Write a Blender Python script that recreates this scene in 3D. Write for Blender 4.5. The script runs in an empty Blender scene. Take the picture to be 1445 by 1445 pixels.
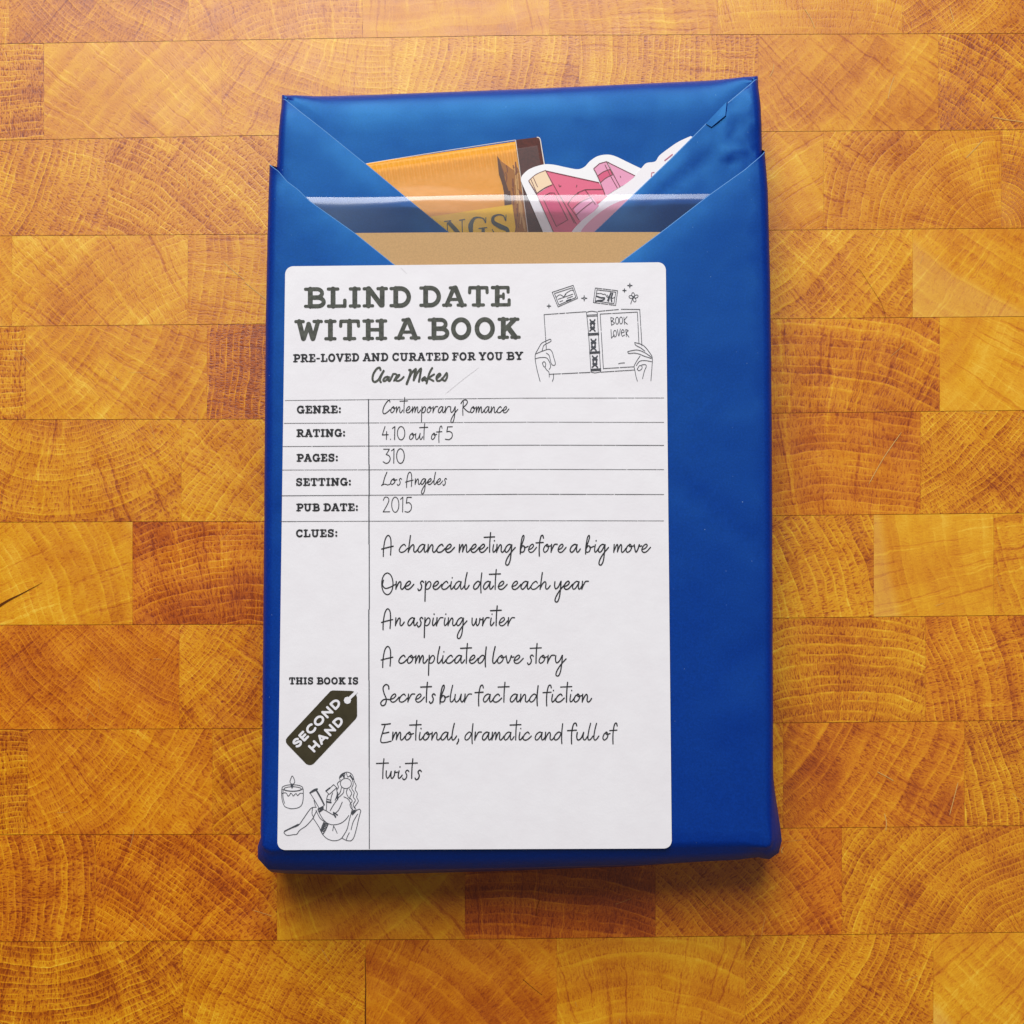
import bpy, bmesh, math, random
from mathutils import Vector, noise
from mathutils.geometry import delaunay_2d_cdt

random.seed(7)
S = bpy.context.scene
COL = S.collection

# ------------------------------------------------------------------ camera (1 unit = 10 cm)
FPX, CAM_H, TILT = 1850.0, 3.4, math.atan(0.0777)
cam = bpy.data.cameras.new("camera")
cam.sensor_width = 36; cam.sensor_fit = 'HORIZONTAL'
cam.lens = 36 * FPX / 1445
cam.clip_start = 0.05; cam.clip_end = 200
co = bpy.data.objects.new("camera", cam); COL.objects.link(co)
co.location = (0, 0, CAM_H); co.rotation_euler = (TILT, 0, 0)
S.camera = co

# ------------------------------------------------------------------ light: a room with one big window beyond the top edge
w = bpy.data.worlds.new("World"); S.world = w; w.use_nodes = True
bg = w.node_tree.nodes['Background']
bg.inputs[0].default_value = (1.0, 0.90, 0.80, 1); bg.inputs[1].default_value = 0.13

def area(name, loc, target, sx, sy, energy, col):
    l = bpy.data.lights.new(name, 'AREA'); l.shape = 'RECTANGLE'; l.size = sx; l.size_y = sy
    l.energy = energy; l.color = col
    o = bpy.data.objects.new(name, l); COL.objects.link(o); o.location = loc
    o.rotation_euler = (Vector(target) - Vector(loc)).to_track_quat('-Z', 'Y').to_euler()
    return o
area("window_light", (-2.5, 15.9, 14.8), (0, 0, 0), 13, 19, 7300, (0.94, 0.97, 1.0))
area("room_light", (9, -2, 17), (0, 0, 0), 10, 10, 160, (1.0, 0.95, 0.90))

S.view_settings.view_transform = 'Standard'
try: S.view_settings.look = 'None'
except Exception: pass
S.view_settings.exposure = 0; S.view_settings.gamma = 1

# ------------------------------------------------------------------ helpers
CT, ST = math.cos(TILT), math.sin(TILT)
def P(u, v, z=0.0):
    x = (u - 722.5) / FPX; y = -(v - 722.5) / FPX
    d = (x, y * CT + ST, y * ST - CT)
    t = (z - CAM_H) / d[2]
    return Vector((d[0] * t, d[1] * t, z))

def tag(o, label=None, cat=None, group=None, kind=None):
    if label: o['label'] = label
    if cat: o['category'] = cat
    if group: o['group'] = group
    if kind: o['kind'] = kind
    return o

def empty(name, loc):
    o = bpy.data.objects.new(name, None); COL.objects.link(o); o.location = loc
    o.empty_display_size = 0.1
    return o

def build(name, verts, faces, mat, parent=None, smooth=False, mats=None, fmat=None):
    """verts in world coordinates; a child keeps its own origin at its parent's origin"""
    off = Vector((0, 0, 0)); p = parent
    while p is not None:
        off = off + Vector(p.location); p = p.parent
    m = bpy.data.meshes.new(name)
    m.from_pydata([tuple(Vector(v) - off) for v in verts], [], faces)
    for mm in (mats or [mat]): m.materials.append(mm)
    if fmat:
        for i, k in enumerate(fmat): m.polygons[i].material_index = k
    if smooth:
        for p_ in m.polygons: p_.use_smooth = True
    m.update()
    o = bpy.data.objects.new(name, m); COL.objects.link(o)
    if parent: o.parent = parent
    return o

# ---- nodes
class NT:
    def __init__(s, name):
        s.m = bpy.data.materials.new(name); s.m.use_nodes = True
        s.t = s.m.node_tree; s.b = s.t.nodes['Principled BSDF']; s.out = s.t.nodes['Material Output']
    def n(s, typ, **kw):
        o = s.t.nodes.new(typ)
        for k, v in kw.items(): setattr(o, k, v)
        return o
    def put(s, sock, v):
        if hasattr(v, 'links'): s.t.links.new(v, sock)
        elif v is not None: sock.default_value = v
    def math(s, op, a, b=None, c=None, clamp=False):
        o = s.n('ShaderNodeMath', operation=op, use_clamp=clamp)
        for i, v in enumerate((a, b, c)):
            if v is not None: s.put(o.inputs[i], v)
        return o.outputs[0]
    def vec(s, x, y, z=0.0):
        o = s.n('ShaderNodeCombineXYZ')
        for i, v in enumerate((x, y, z)): s.put(o.inputs[i], v)
        return o.outputs[0]
    def noise(s, v, scale=1.0, detail=2.0, rough=0.5):
        o = s.n('ShaderNodeTexNoise'); s.put(o.inputs['Vector'], v)
        s.put(o.inputs['Scale'], scale); o.inputs['Detail'].default_value = detail
        o.inputs['Roughness'].default_value = rough
        return o.outputs['Fac']
    def map(s, v, a, b, c=0.0, d=1.0, smooth=True):
        o = s.n('ShaderNodeMapRange', interpolation_type='SMOOTHSTEP' if smooth else 'LINEAR')
        s.put(o.inputs[0], v)
        for i, x in enumerate((a, b, c, d)): s.put(o.inputs[1 + i], x)
        return o.outputs[0]
    def mix(s, f, a, b, blend='MIX'):
        o = s.n('ShaderNodeMix', data_type='RGBA', blend_type=blend)
        s.put(o.inputs[0], f); s.put(o.inputs[6], a); s.put(o.inputs[7], b)
        return o.outputs[2]
    def ramp(s, f, stops):
        o = s.n('ShaderNodeValToRGB'); e = o.color_ramp.elements
        while len(e) < len(stops): e.new(0.5)
        for i, (p, c) in enumerate(stops): e[i].position = p; e[i].color = (*c, 1)
        s.put(o.inputs[0], f)
        return o.outputs[0]
    def bump(s, h, strength, dist=0.01):
        o = s.n('ShaderNodeBump'); s.put(o.inputs['Height'], h)
        o.inputs['Strength'].default_value = strength; o.inputs['Distance'].default_value = dist
        s.t.links.new(o.outputs[0], s.b.inputs['Normal'])

def plain(name, col, rough=0.5, spec=0.5, grain=0.0, gscale=300, coat=0.0):
    k = NT(name); c = (*col, 1)
    if grain:
        g = k.n('ShaderNodeNewGeometry')
        f = k.noise(g.outputs['Position'], gscale, 2)
        f = k.map(f, 0.3, 0.7, 1 - grain, 1 + grain, False)
        k.put(k.b.inputs['Base Color'], k.mix(1.0, c, k.vec(f, f, f), 'MULTIPLY'))
    else: k.b.inputs['Base Color'].default_value = c
    k.b.inputs['Roughness'].default_value = rough
    k.b.inputs['Specular IOR Level'].default_value = spec
    k.b.inputs['Coat Weight'].default_value = coat
    k.b.inputs['Coat Roughness'].default_value = 0.12
    return k.m

# ------------------------------------------------------------------ worktop of end-grain blocks
def wood():
    k = NT("oiled_end_grain"); g = k.n('ShaderNodeNewGeometry'); pos = g.outputs['Position']
    uv = k.n('ShaderNodeUVMap', uv_map='ring').outputs[0]
    sx = k.n('ShaderNodeSeparateXYZ'); k.put(sx.inputs[0], uv)
    a1 = k.n('ShaderNodeAttribute', attribute_name='blk')
    s1 = k.n('ShaderNodeSeparateColor'); k.put(s1.inputs[0], a1.outputs['Color'])
    tone, con, sp, seed = s1.outputs[0], s1.outputs[1], s1.outputs[2], a1.outputs['Alpha']
    a2 = k.n('ShaderNodeAttribute', attribute_name='blk_more')
    s2 = k.n('ShaderNodeSeparateColor'); k.put(s2.inputs[0], a2.outputs['Color'])
    rc, sap, hue = s2.outputs[0], s2.outputs[1], s2.outputs[2]
    sd = k.math('MULTIPLY', seed, 40.0)
    spx = k.n('ShaderNodeSeparateXYZ'); k.put(spx.inputs[0], pos)
    p3 = k.vec(spx.outputs[0], spx.outputs[1], sd)
    r0 = k.n('ShaderNodeVectorMath', operation='LENGTH'); k.put(r0.inputs[0], uv)
    r = k.math('ADD', r0.outputs['Value'], k.math('MULTIPLY', k.math('SUBTRACT', k.noise(p3, 4.5, 1), 0.5), 0.045))
    r = k.math('ADD', r, k.math('MULTIPLY', k.math('SUBTRACT', k.noise(p3, 28, 1), 0.5), 0.008))
    th = k.math('MULTIPLY', k.math('ARCTAN2', sx.outputs[1], sx.outputs[0]), rc)
    th = k.math('ADD', th, k.math('MULTIPLY', k.math('SUBTRACT', k.noise(p3, 15, 2), 0.5), 0.02))
    # rings of uneven width
    q = k.math('ADD', k.math('DIVIDE', r, sp), k.math('MULTIPLY', k.noise(k.vec(k.math('MULTIPLY', r, 9.0), sd), 1, 1), 2.6))
    ph = k.math('FRACT', k.math('ADD', q, sd))
    ringid = k.math('FLOOR', k.math('ADD', q, sd))
    ringv = k.n('ShaderNodeTexWhiteNoise', noise_dimensions='1D'); k.put(ringv.inputs['W'], ringid)
    line = k.math('MULTIPLY', k.map(ph, 0.70, 0.88), k.map(ph, 0.90, 1.0, 1.0, 0.0))
    lbreak = k.map(k.noise(k.vec(k.math('MULTIPLY', th, 22.0), k.math('MULTIPLY', r, 14.0), sd), 1, 2), 0.36, 0.62, 0.05, 1.0)
    line = k.math('MULTIPLY', line, lbreak)
    dash = k.map(k.noise(k.vec(k.math('MULTIPLY', th, 270.0), k.math('MULTIPLY', r, 80.0), sd), 1, 1.5), 0.44, 0.66)
    dash = k.math('MULTIPLY', dash, k.map(ph, 0.0, 0.8, 1.0, 0.25, False))
    pore = k.map(k.noise(k.vec(k.math('MULTIPLY', th, 300.0), k.math('MULTIPLY', r, 210.0), sd), 1, 1), 0.52, 0.72)
    ray = k.noise(k.vec(k.math('MULTIPLY', th, 110.0), k.math('MULTIPLY', r, 3.0), sd), 1, 2)
    rayl = k.map(ray, 0.58, 0.72)
    rayd = k.map(ray, 0.42, 0.28)
    blot = k.math('SUBTRACT', k.noise(p3, 5.5, 3, 0.55), 0.5)
    blot2 = k.math('SUBTRACT', k.noise(p3, 16, 2, 0.55), 0.5)
    bandn = k.math('SUBTRACT', k.noise(k.vec(k.math('MULTIPLY', r, 16.0), k.math('MULTIPLY', th, 1.6), sd), 1, 2), 0.5)
    fine = k.math('SUBTRACT', k.noise(pos, 260, 2), 0.5)
    v = k.math('MULTIPLY', line, 0.21)
    v = k.math('SUBTRACT', v, k.math('MULTIPLY', dash, 0.40))
    v = k.math('SUBTRACT', v, k.math('MULTIPLY', pore, 0.15))
    v = k.math('ADD', v, k.math('MULTIPLY', k.math('SUBTRACT', ringv.outputs['Value'], 0.5), 0.16))
    v = k.math('MULTIPLY', v, con)
    v = k.math('ADD', v, k.math('MULTIPLY', rayl, 0.17))
    v = k.math('SUBTRACT', v, k.math('MULTIPLY', rayd, 0.20))
    v = k.math('ADD', v, k.math('MULTIPLY', blot, 0.60))
    v = k.math('ADD', v, k.math('MULTIPLY', blot2, 0.34))
    v = k.math('ADD', v, k.math('MULTIPLY', bandn, 0.50))
    v = k.math('ADD', v, k.math('MULTIPLY', fine, 0.30))
    v = k.math('ADD', k.math('ADD', v, 0.575), k.math('MULTIPLY', tone, 1.25))
    sapf = k.map(k.math('SUBTRACT', r, sap), -0.005, 0.03)
    v = k.math('ADD', v, k.math('MULTIPLY', sapf, 0.10))
    c = k.ramp(v, [(0.0, (0.240, 0.038, 0.0006)), (0.25, (0.43, 0.098, 0.0006)), (0.50, (0.62, 0.210, 0.0016)),
                   (0.74, (0.74, 0.335, 0.0050)), (1.0, (0.84, 0.500, 0.042))])
    c = k.mix(k.math('MULTIPLY', sapf, 0.25), c, (0.70, 0.40, 0.12, 1))
    red = k.mix(1.0, c, (1.0, 0.70, 0.55, 1), 'MULTIPLY')
    c = k.mix(hue, c, red)
    k.put(k.b.inputs['Base Color'], c)
    k.b.inputs['IOR'].default_value = 1.5
    k.put(k.b.inputs['Roughness'], k.math('ADD', 0.36, k.math('MULTIPLY', blot2, 0.20)))
    k.b.inputs['Specular IOR Level'].default_value = 0.52
    k.bump(v, 0.16, 0.003)
    return k.m
M_WOOD = wood()
M_GLUE = plain("dark_glue_line", (0.19, 0.058, 0.008), 0.8, 0.2)

ROWS = [None] * 0
LINES = {1: ((0, 62), (722, 50), (1445, 47)), 2: ((0, 198), (390, 190.5), (1445, 183)), 3: ((0, 333), (375, 330.5), (1445, 322)),
         4: ((0, 460.5), (375, 457), (1445, 446.5)), 5: ((0, 592), (375, 591.5), (1445, 579)), 6: ((0, 737), (375, 735.5), (1445, 724)),
         7: ((0, 882), (375, 881), (1445, 868)), 8: ((0, 1029.5), (375, 1028), (1445, 1016.5)), 9: ((0, 1178), (375, 1177), (1445, 1165)),
         10: ((0, 1329), (722, 1325), (1445, 1315.5))}
def yline(k, x):
    if k < 1: return yline(1, x) - (1 - k) * 136
    if k > 10: return yline(10, x) + (k - 10) * 151
    pts = LINES[k]
    for (x0, y0), (x1, y1) in zip(pts, pts[1:]):
        if x <= x1 or (x1, y1) == pts[-1]:
            return y0 + (y1 - y0) * (x - x0) / (x1 - x0)
# row: (x0, x1, ring centre, tone, contrast, ring px, extras)
BL = {
 0: [(-240, 13, (-60, 900), -.02, .9, 13, {}), (13, 266, (480, -420), -.10, .8, 11, {}), (266, 512, (520, 500), -.02, .7, 12, {}),
     (512, 775, (560, -900), .02, .3, 20, {}), (775, 1013, (500, 40), .02, .6, 22, {}), (1013, 1273, (1140, 420), .03, .6, 22, {}), (1273, 1530, (1150, -200), -.03, 1.0, 10, {})],
 1: [(-190, 62, (30, 900), -.06, 1.3, 14, {}), (62, 313, (720, 560), .05, .5, 26, {}), (313, 553, (535, -160), .04, .7, 12, {}),
     (553, 817, (200, 20), .02, 1.0, 16, {}), (817, 1070, (560, 60), .02, 1.0, 12, {}), (1070, 1324, (820, -220), -.02, .5, 26, {}), (1324, 1580, (1230, 330), -.03, 1.2, 12, {})],
 2: [(-100, 152, (-420, 90), -.03, 1.1, 17, {}), (152, 405, (-120, 765), .0, 1.15, 17, {}), (405, 655, (300, 900), .0, 1, 15, {}),
     (655, 905, (500, 800), .0, 1, 15, {}), (905, 1162, (600, 600), .02, .4, 24, {}), (1162, 1413, (1418, 345), -.02, .8, 14, {}), (1413, 1660, (1402, 316), -.02, 1.2, 11, {})],
 3: [(-235, 17, (300, 200), .05, .7, 15, {'sap': 395}), (17, 265, (440, 760), .06, .7, 17, {}), (265, 515, (-300, 330), .03, .8, 16, {}),
     (515, 775, (600, 60), 0, .8, 15, {}), (775, 1035, (600, 60), 0, .8, 15, {}), (1035, 1288, (820, 60), .03, .9, 20, {}), (1288, 1540, (1850, -294), .04, .5, 26, {'sap': 900})],
 4: [(-220, 36, (30, 1100), .02, 1.3, 13, {}), (36, 292, (-120, 330), .02, .7, 24, {}), (292, 545, (-500, 470), -.10, 1.5, 16, {'hue': .3}),
     (545, 800, (600, 60), 0, .8, 15, {}), (800, 1072, (600, 60), 0, .8, 15, {}), (1072, 1326, (1130, 900), -.05, .9, 24, {'hue': .2}), (1326, 1580, (1050, 300), .10, .35, 24, {})],
 5: [(-10, 256, (92, 470), -.01, 1.0, 12, {}), (256, 510, (600, 900), 0, .9, 14, {}), (510, 780, (600, 60), 0, .8, 15, {}),
     (780, 1045, (600, 60), 0, .8, 15, {}), (1045, 1299, (1190, 1150), -.09, .8, 18, {'hue': .35}), (1299, 1550, (1120, 380), -.02, 1.2, 12, {})],
 6: [(-70, 187, (-420, 1020), .07, .6, 22, {'sap': 645}), (187, 440, (350, 1200), -.16, 1.1, 15, {'hue': .55}), (440, 700, (600, 60), 0, .8, 15, {}),
     (700, 980, (600, 60), 0, .8, 15, {}), (980, 1233, (560, 1020), -.02, 1.1, 20, {}), (1233, 1402, (2010, 660), .06, .35, 26, {'sap': 769}), (1402, 1650, (2050, 640), .05, .7, 24, {})],
 7: [(-10, 253, (520, 500), -.07, .9, 11, {'hue': .45}), (253, 510, (0, 700), -.03, 1.1, 12, {'hue': .2}), (510, 780, (600, 60), 0, .8, 15, {}),
     (780, 1050, (600, 60), 0, .8, 15, {}), (1050, 1306, (1190, 1250), -.02, 1.15, 21, {}), (1306, 1560, (800, 1080), -.07, 1.1, 15, {'hue': .3})],
 8: [(-210, 39, (20, 1800), -.07, 1.3, 12, {}), (39, 300, (-60, 880), -.04, .9, 17, {'hue': .3}), (300, 560, (600, 1500), -.05, .9, 15, {}),
     (560, 840, (600, 60), 0, .8, 15, {}), (840, 1105, (600, 60), 0, .8, 15, {}), (1105, 1361, (880, 880), -.09, .9, 30, {'hue': .35}), (1361, 1615, (1010, 1210), -.02, 1.3, 14, {})],
 9: [(-120, 135, (-240, 1270), -.09, 1.2, 14, {'hue': .3}), (135, 391, (-40, 1650), -.07, 1.15, 14, {'hue': .4}), (391, 656, (330, 980), -.07, .45, 40, {}),
     (656, 925, (720, 2000), -.22, .8, 20, {'hue': .75}), (925, 1188, (620, 1650), -.11, .9, 17, {'hue': .5}), (1188, 1445, (1490, 1400), -.03, 1.0, 13, {}), (1445, 1700, (1490, 1400), -.03, 1.0, 13, {})],
 10: [(-5, 258, (60, 1130), -.06, 1.25, 13, {}), (258, 516, (900, 1700), -.03, .9, 11, {}), (516, 786, (380, 1720), -.10, .5, 32, {'hue': .35}),
      (786, 1052, (900, 1740), -.01, .55, 34, {}), (1052, 1317, (860, 1160), -.02, 1.1, 20, {}), (1317, 1570, (1974, 789), .07, .5, 26, {'sap': 902})],
}
def worktop():
    rows = {}
    for k in range(-5, 18):
        lst = list(BL.get(k, []))
        if not lst:
            x = -random.uniform(60, 250); lst = []
            while x < 1500:
                lst.append((x, x + 254, (x + random.uniform(-500, 700), yline(k, x) + random.choice((-1, 1)) * random.uniform(150, 700)),
                            random.uniform(-.1, .05), random.uniform(.5, 1.2), random.uniform(11, 24), {'hue': random.uniform(0, .4)}))
                x += 254
        while lst[0][0] > -900:
            b = lst[0]; lst.insert(0, (b[0] - 254, b[0], (b[0] - random.uniform(-500, 700), yline(k, 0) + random.choice((-1, 1)) * 500),
                                       random.uniform(-.1, .05), random.uniform(.5, 1.2), random.uniform(11, 24), {}))
        while lst[-1][1] < 2350:
            b = lst[-1]; lst.append((b[1], b[1] + 254, (b[1] + random.uniform(-500, 700), yline(k, 1445) + random.choice((-1, 1)) * 500),
                                     random.uniform(-.1, .05), random.uniform(.5, 1.2), random.uniform(11, 24), {}))
        rows[k] = lst
    V, F, FM, RING, A1, A2 = [], [], [], [], [], []
    pxu = FPX / CAM_H
    for k, lst in rows.items():
        for (x0, x1, c, tone, con, ring, ex) in lst:
            gx = 0.06; gy = 0.30
            nseg = 4
            cw = P(c[0], c[1]); sd = random.random()
            xs = [x0 + gx + (x1 - x0 - 2 * gx) * i / nseg for i in range(nseg + 1)]
            mid = P((x0 + x1) / 2, (yline(k, x0) + yline(k + 1, x0)) / 2)
            rc = max((mid - cw).length, 0.12)
            for i in range(nseg):
                b = len(V)
                q = [P(xs[i], yline(k + 1, xs[i]) - gy), P(xs[i + 1], yline(k + 1, xs[i + 1]) - gy),
                     P(xs[i + 1], yline(k, xs[i + 1]) + gy), P(xs[i], yline(k, xs[i]) + gy)]
                V += q; F.append((b, b + 1, b + 2, b + 3)); FM.append(0)
                for p in q:
                    RING.append((p.x - cw.x, p.y - cw.y))
                    A1.append((tone, con, ring * .62 / pxu, sd)); A2.append((rc, ex.get('sap', 9000) / pxu, ex.get('hue', 0.0), 1.0))
    # glue bed just under the blocks and the slab's body
    xs = [v.x for v in V]; ys = [v.y for v in V]
    x0, x1, y0, y1 = min(xs), max(xs), min(ys), max(ys)
    b = len(V)
    V += [Vector(p) for p in ((x0, y0, -.004), (x1, y0, -.004), (x1, y1, -.004), (x0, y1, -.004),
                              (x0, y0, -.38), (x1, y0, -.38), (x1, y1, -.38), (x0, y1, -.38))]
    for f in ((0, 1, 2, 3), (0, 4, 5, 1), (1, 5, 6, 2), (2, 6, 7, 3), (3, 7, 4, 0), (4, 7, 6, 5)):
        F.append(tuple(b + i for i in f)); FM.append(1)
        for i in f: RING.append((1, 1)); A1.append((0, 1, .03, .5)); A2.append((1, 20, 0, 1))
    o = build("wooden_worktop", V, F, None, mats=[M_WOOD, M_GLUE], fmat=FM)
    m = o.data
    m.uv_layers.new(name='ring')
    m.color_attributes.new('blk', 'FLOAT_COLOR', 'CORNER'); m.color_attributes.new('blk_more', 'FLOAT_COLOR', 'CORNER')
    m.uv_layers['ring'].data.foreach_set('uv', [c for q in RING for c in q])
    m.attributes['blk'].data.foreach_set('color', [c for q in A1 for c in q])
    m.attributes['blk_more'].data.foreach_set('color', [c for q in A2 for c in q])
    return o
top = worktop()
tag(top, "oiled end grain butcher block worktop of orange brown oak blocks", kind='structure')

# ------------------------------------------------------------------ flat ribbons (ink, scratches)
class Ink:
    """Strokes as flat ribbons laid on a plane of height z, every stroke a few microns above the last one."""
    def __init__(s, z): s.z = z; s.V = []; s.F = []; s.k = 0
    def poly(s, pts):
        z = s.z + (s.k % 12) * 2.0e-5; s.k += 1
        b = len(s.V); s.V += [P(u, v, z) for u, v in pts]; s.F.append(tuple(range(b, b + len(pts))))
    def fan(s, pts):
        """possibly concave outline"""
        z = s.z + (s.k % 12) * 2.0e-5; s.k += 1
        vs, fs = cdt(pts); b = len(s.V)
        s.V += [P(u, v, z) for u, v in vs]; s.F += [tuple(b + i for i in f) for f in fs]
    def line(s, pts, wd, cap=True):
        q = [pts[0]]
        for p in pts[1:]:
            if math.hypot(p[0] - q[-1][0], p[1] - q[-1][1]) > 1e-4: q.append(p)
        pts = q; n = len(pts)
        z = s.z + (s.k % 12) * 2.0e-5; s.k += 1
        b = len(s.V)
        ws = wd if isinstance(wd, (list, tuple)) else [wd] * n
        if len(ws) != n: ws = [ws[0] + (ws[-1] - ws[0]) * i / max(n - 1, 1) for i in range(n)]
        if n == 1:
            p = pts[0]; s.V += [P(p[0] + ws[0] / 2 * math.cos(a * math.pi / 4), p[1] + ws[0] / 2 * math.sin(a * math.pi / 4), z) for a in range(8)]
            s.F.append(tuple(range(b + 7, b - 1, -1))); return
        T = []
        for i in range(n):
            a = pts[max(i - 1, 0)]; c = pts[min(i + 1, n - 1)]
            dx, dy = c[0] - a[0], c[1] - a[1]; L = math.hypot(dx, dy) or 1
            T.append((dx / L, dy / L))
        for i, (p, t) in enumerate(zip(pts, T)):
            zz = z + 1.2e-5 * i / n; h = ws[i] / 2
            if 0 < i < n - 1:
                d0 = (p[0] - pts[i - 1][0], p[1] - pts[i - 1][1]); L = math.hypot(*d0)
                cs = abs((d0[0] * t[0] + d0[1] * t[1]) / L); h = h / max(cs, 0.62)
            s.V.append(P(p[0] + t[1] * h, p[1] - t[0] * h, zz)); s.V.append(P(p[0] - t[1] * h, p[1] + t[0] * h, zz))
        for i in range(n - 1):
            s.F.append((b + 2 * i + 1, b + 2 * i + 3, b + 2 * i + 2, b + 2 * i))
        if cap:
            for (p, t, h, i0, sg, zz) in ((pts[0], T[0], ws[0] / 2, 0, -1, z), (pts[-1], T[-1], ws[-1] / 2, n - 1, 1, z + 1.2e-5 * (n - 1) / n)):
                c = len(s.V); ids = [b + 2 * i0]
                for j in range(1, 6):
                    a = math.pi * j / 6; cn, sn = math.cos(a), math.sin(a)
                    s.V.append(P(p[0] + t[1] * h * cn + sg * t[0] * h * sn, p[1] - t[0] * h * cn + sg * t[1] * h * sn, zz)); ids.append(c + j - 1)
                ids.append(b + 2 * i0 + 1)
                s.F.append(tuple(ids) if sg < 0 else tuple(reversed(ids)))
    def make(s, name, mat, parent):
        o = build(name, s.V, s.F, mat, parent)
        bm = bmesh.new(); bm.from_mesh(o.data)
        for f in bm.faces:
            if f.normal.z < 0: f.normal_flip()
        bm.to_mesh(o.data); bm.free()
        return o

def cdt(pts, extra=()):
    vs = [Vector(p) for p in pts] + [Vector(p) for p in extra]
    r = delaunay_2d_cdt(vs, [], [list(range(len(pts)))], 1, 1e-6)
    return [tuple(v) for v in r[0]], [tuple(f) for f in r[2]]

def cr(pts, n=7):
    """Catmull-Rom through the points"""
    if len(pts) < 3: return list(pts)
    out = []; L = len(pts)
    for i in range(L - 1):
        p0 = pts[max(i - 1, 0)]; p1 = pts[i]; p2 = pts[i + 1]; p3 = pts[min(i + 2, L - 1)]
        for j in range(n):
            t = j / n; t2 = t * t; t3 = t2 * t
            out.append(tuple(0.5 * (2 * p1[a] + (p2[a] - p0[a]) * t + (2 * p0[a] - 5 * p1[a] + 4 * p2[a] - p3[a]) * t2 + (-p0[a] + 3 * p1[a] - 3 * p2[a] + p3[a]) * t3) for a in (0, 1)))
    out.append(pts[-1]); return out

def arc(cx, cy, rx, ry, a0, a1, n=14):
    return [(cx + rx * math.cos(math.radians(a0 + (a1 - a0) * i / n)), cy + ry * math.sin(math.radians(a0 + (a1 - a0) * i / n))) for i in range(n + 1)]

# scratches and one open joint in the worktop
M_SCR = plain("pale_scratch", (0.64, 0.36, 0.10), 0.6, 0.4)
sc = Ink(0.0012)
for a in (((315, 369), (345, 395)), ((345, 398), (377, 424)), ((163, 531), (168, 536)), ((262, 245), (266, 264)), ((215, 0), (218, 14)),
          ((1363, 223), (1388, 196)), ((1086, 108), (1092, 90)), ((1135, 12), (1150, 40)), ((1340, 10), (1346, 30)), ((1253, 140), (1262, 108)),
          ((1400, 165), (1445, 172)), ((1272, 610), (1226, 683)), ((1238, 1089), (1261, 1102)), ((1340, 1150), (1352, 1104)), ((1248, 1148), (1250, 1172)), ((1105, 1195), (1104, 1204))):
    (x0, y0), (x1, y1) = a; mx, my = (x0 + x1) / 2 + random.uniform(-2, 2), (y0 + y1) / 2 + random.uniform(-2, 2)
    sc.line(cr([(x0, y0), (mx, my), (x1, y1)], 5), [0.4] + [1.0] * 9 + [0.3])
for i in range(90):
    x, y = random.uniform(-100, 1550), random.uniform(-100, 1550); a = random.uniform(0, math.pi); L = random.uniform(8, 45) * (1 if y < 500 else .7)
    sc.line(cr([(x, y), (x + L * .5 * math.cos(a) + random.uniform(-1, 1), y + L * .5 * math.sin(a)), (x + L * math.cos(a), y + L * math.sin(a))], 4), [.15] + [random.uniform(.25, .5)] * 7 + [.1])
sc.make("scratches", M_SCR, top)
M_CRK = plain("dark_crack", (0.11, 0.028, 0.004), 0.9, 0.1)
ck = Ink(0.0012)
ck.line(cr([(515, 1353), (516, 1390), (515.5, 1420), (516, 1500)], 5), [.8, 2.4, 2.6, 2.2])
ck.line(cr([(-6, 858), (12, 847), (30, 838), (60, 822)], 5), [4, 2.2, .9, .2])
ck.line(cr([(762, 1268), (758, 1280), (757, 1292)], 5), [.6, 2, .5])
ck.line(cr([(982, 1264), (990, 1272), (1000, 1282)], 5), [.6, 2, .5])
ck.line(cr([(738, 1382), (752, 1394), (765, 1404)], 5), [.6, 2, .5])
ck.line(cr([(1213, 380), (1242, 425), (1250, 448)], 5), [.3, .8, .3])
ck.make("cracks", M_CRK, top)

# ------------------------------------------------------------------ blue wrapping paper
def paper_blue():
    k = NT("blue_wrapping_paper"); g = k.n('ShaderNodeNewGeometry'); pos = g.outputs['Position']
    f = k.noise(pos, 240, 3, 0.6); b = k.noise(pos, 6, 3)
    c = k.ramp(f, [(0.25, (0.0006, 0.010, 0.165)), (0.5, (0.0010, 0.0155, 0.215)), (0.78, (0.002, 0.026, 0.285))])
    sp = k.map(k.noise(pos, 210, 0), 0.91, 0.93)
    c = k.mix(sp, c, (0.25, 0.36, 0.55, 1))
    k.put(k.b.inputs['Base Color'], c)
    k.put(k.b.inputs['Roughness'], k.map(b, 0.3, 0.7, 0.44, 0.52))
    k.b.inputs['Specular IOR Level'].default_value = 0.90; k.b.inputs['Specular Tint'].default_value = (0.12, 0.62, 1.0, 1)
    b2 = k.noise(pos, 5.0, 2, 0.45); b3 = k.noise(pos, 22, 2)
    k.bump(k.math('ADD', k.math('MULTIPLY', f, 0.02), k.math('ADD', b2, k.math('MULTIPLY', b3, 0.04))), 0.14, 0.03)
    return k.m
M_BLUE = paper_blue()

M_PEDGE = plain("paper_edge_highlight", (0.07, 0.21, 0.46), 0.5, 0.4)  # painted highlight: paler blue for the light caught along folds and paper edges
def resample(pts, step):
    out = []
    for a, b in zip(pts, pts[1:]):
        a = Vector(a); b = Vector(b); n = max(1, int(math.ceil((b - a).length / step)))
        out += [a + (b - a) * i / n for i in range(n)]
    out.append(Vector(pts[-1])); return out

def inside(p, poly):
    r = False; j = len(poly) - 1
    for i in range(len(poly)):
        a, b = poly[i], poly[j]
        if (a[1] > p[1]) != (b[1] > p[1]) and p[0] < (b[0] - a[0]) * (p[1] - a[1]) / (b[1] - a[1]) + a[0]: r = not r
        j = i
    return r

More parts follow.
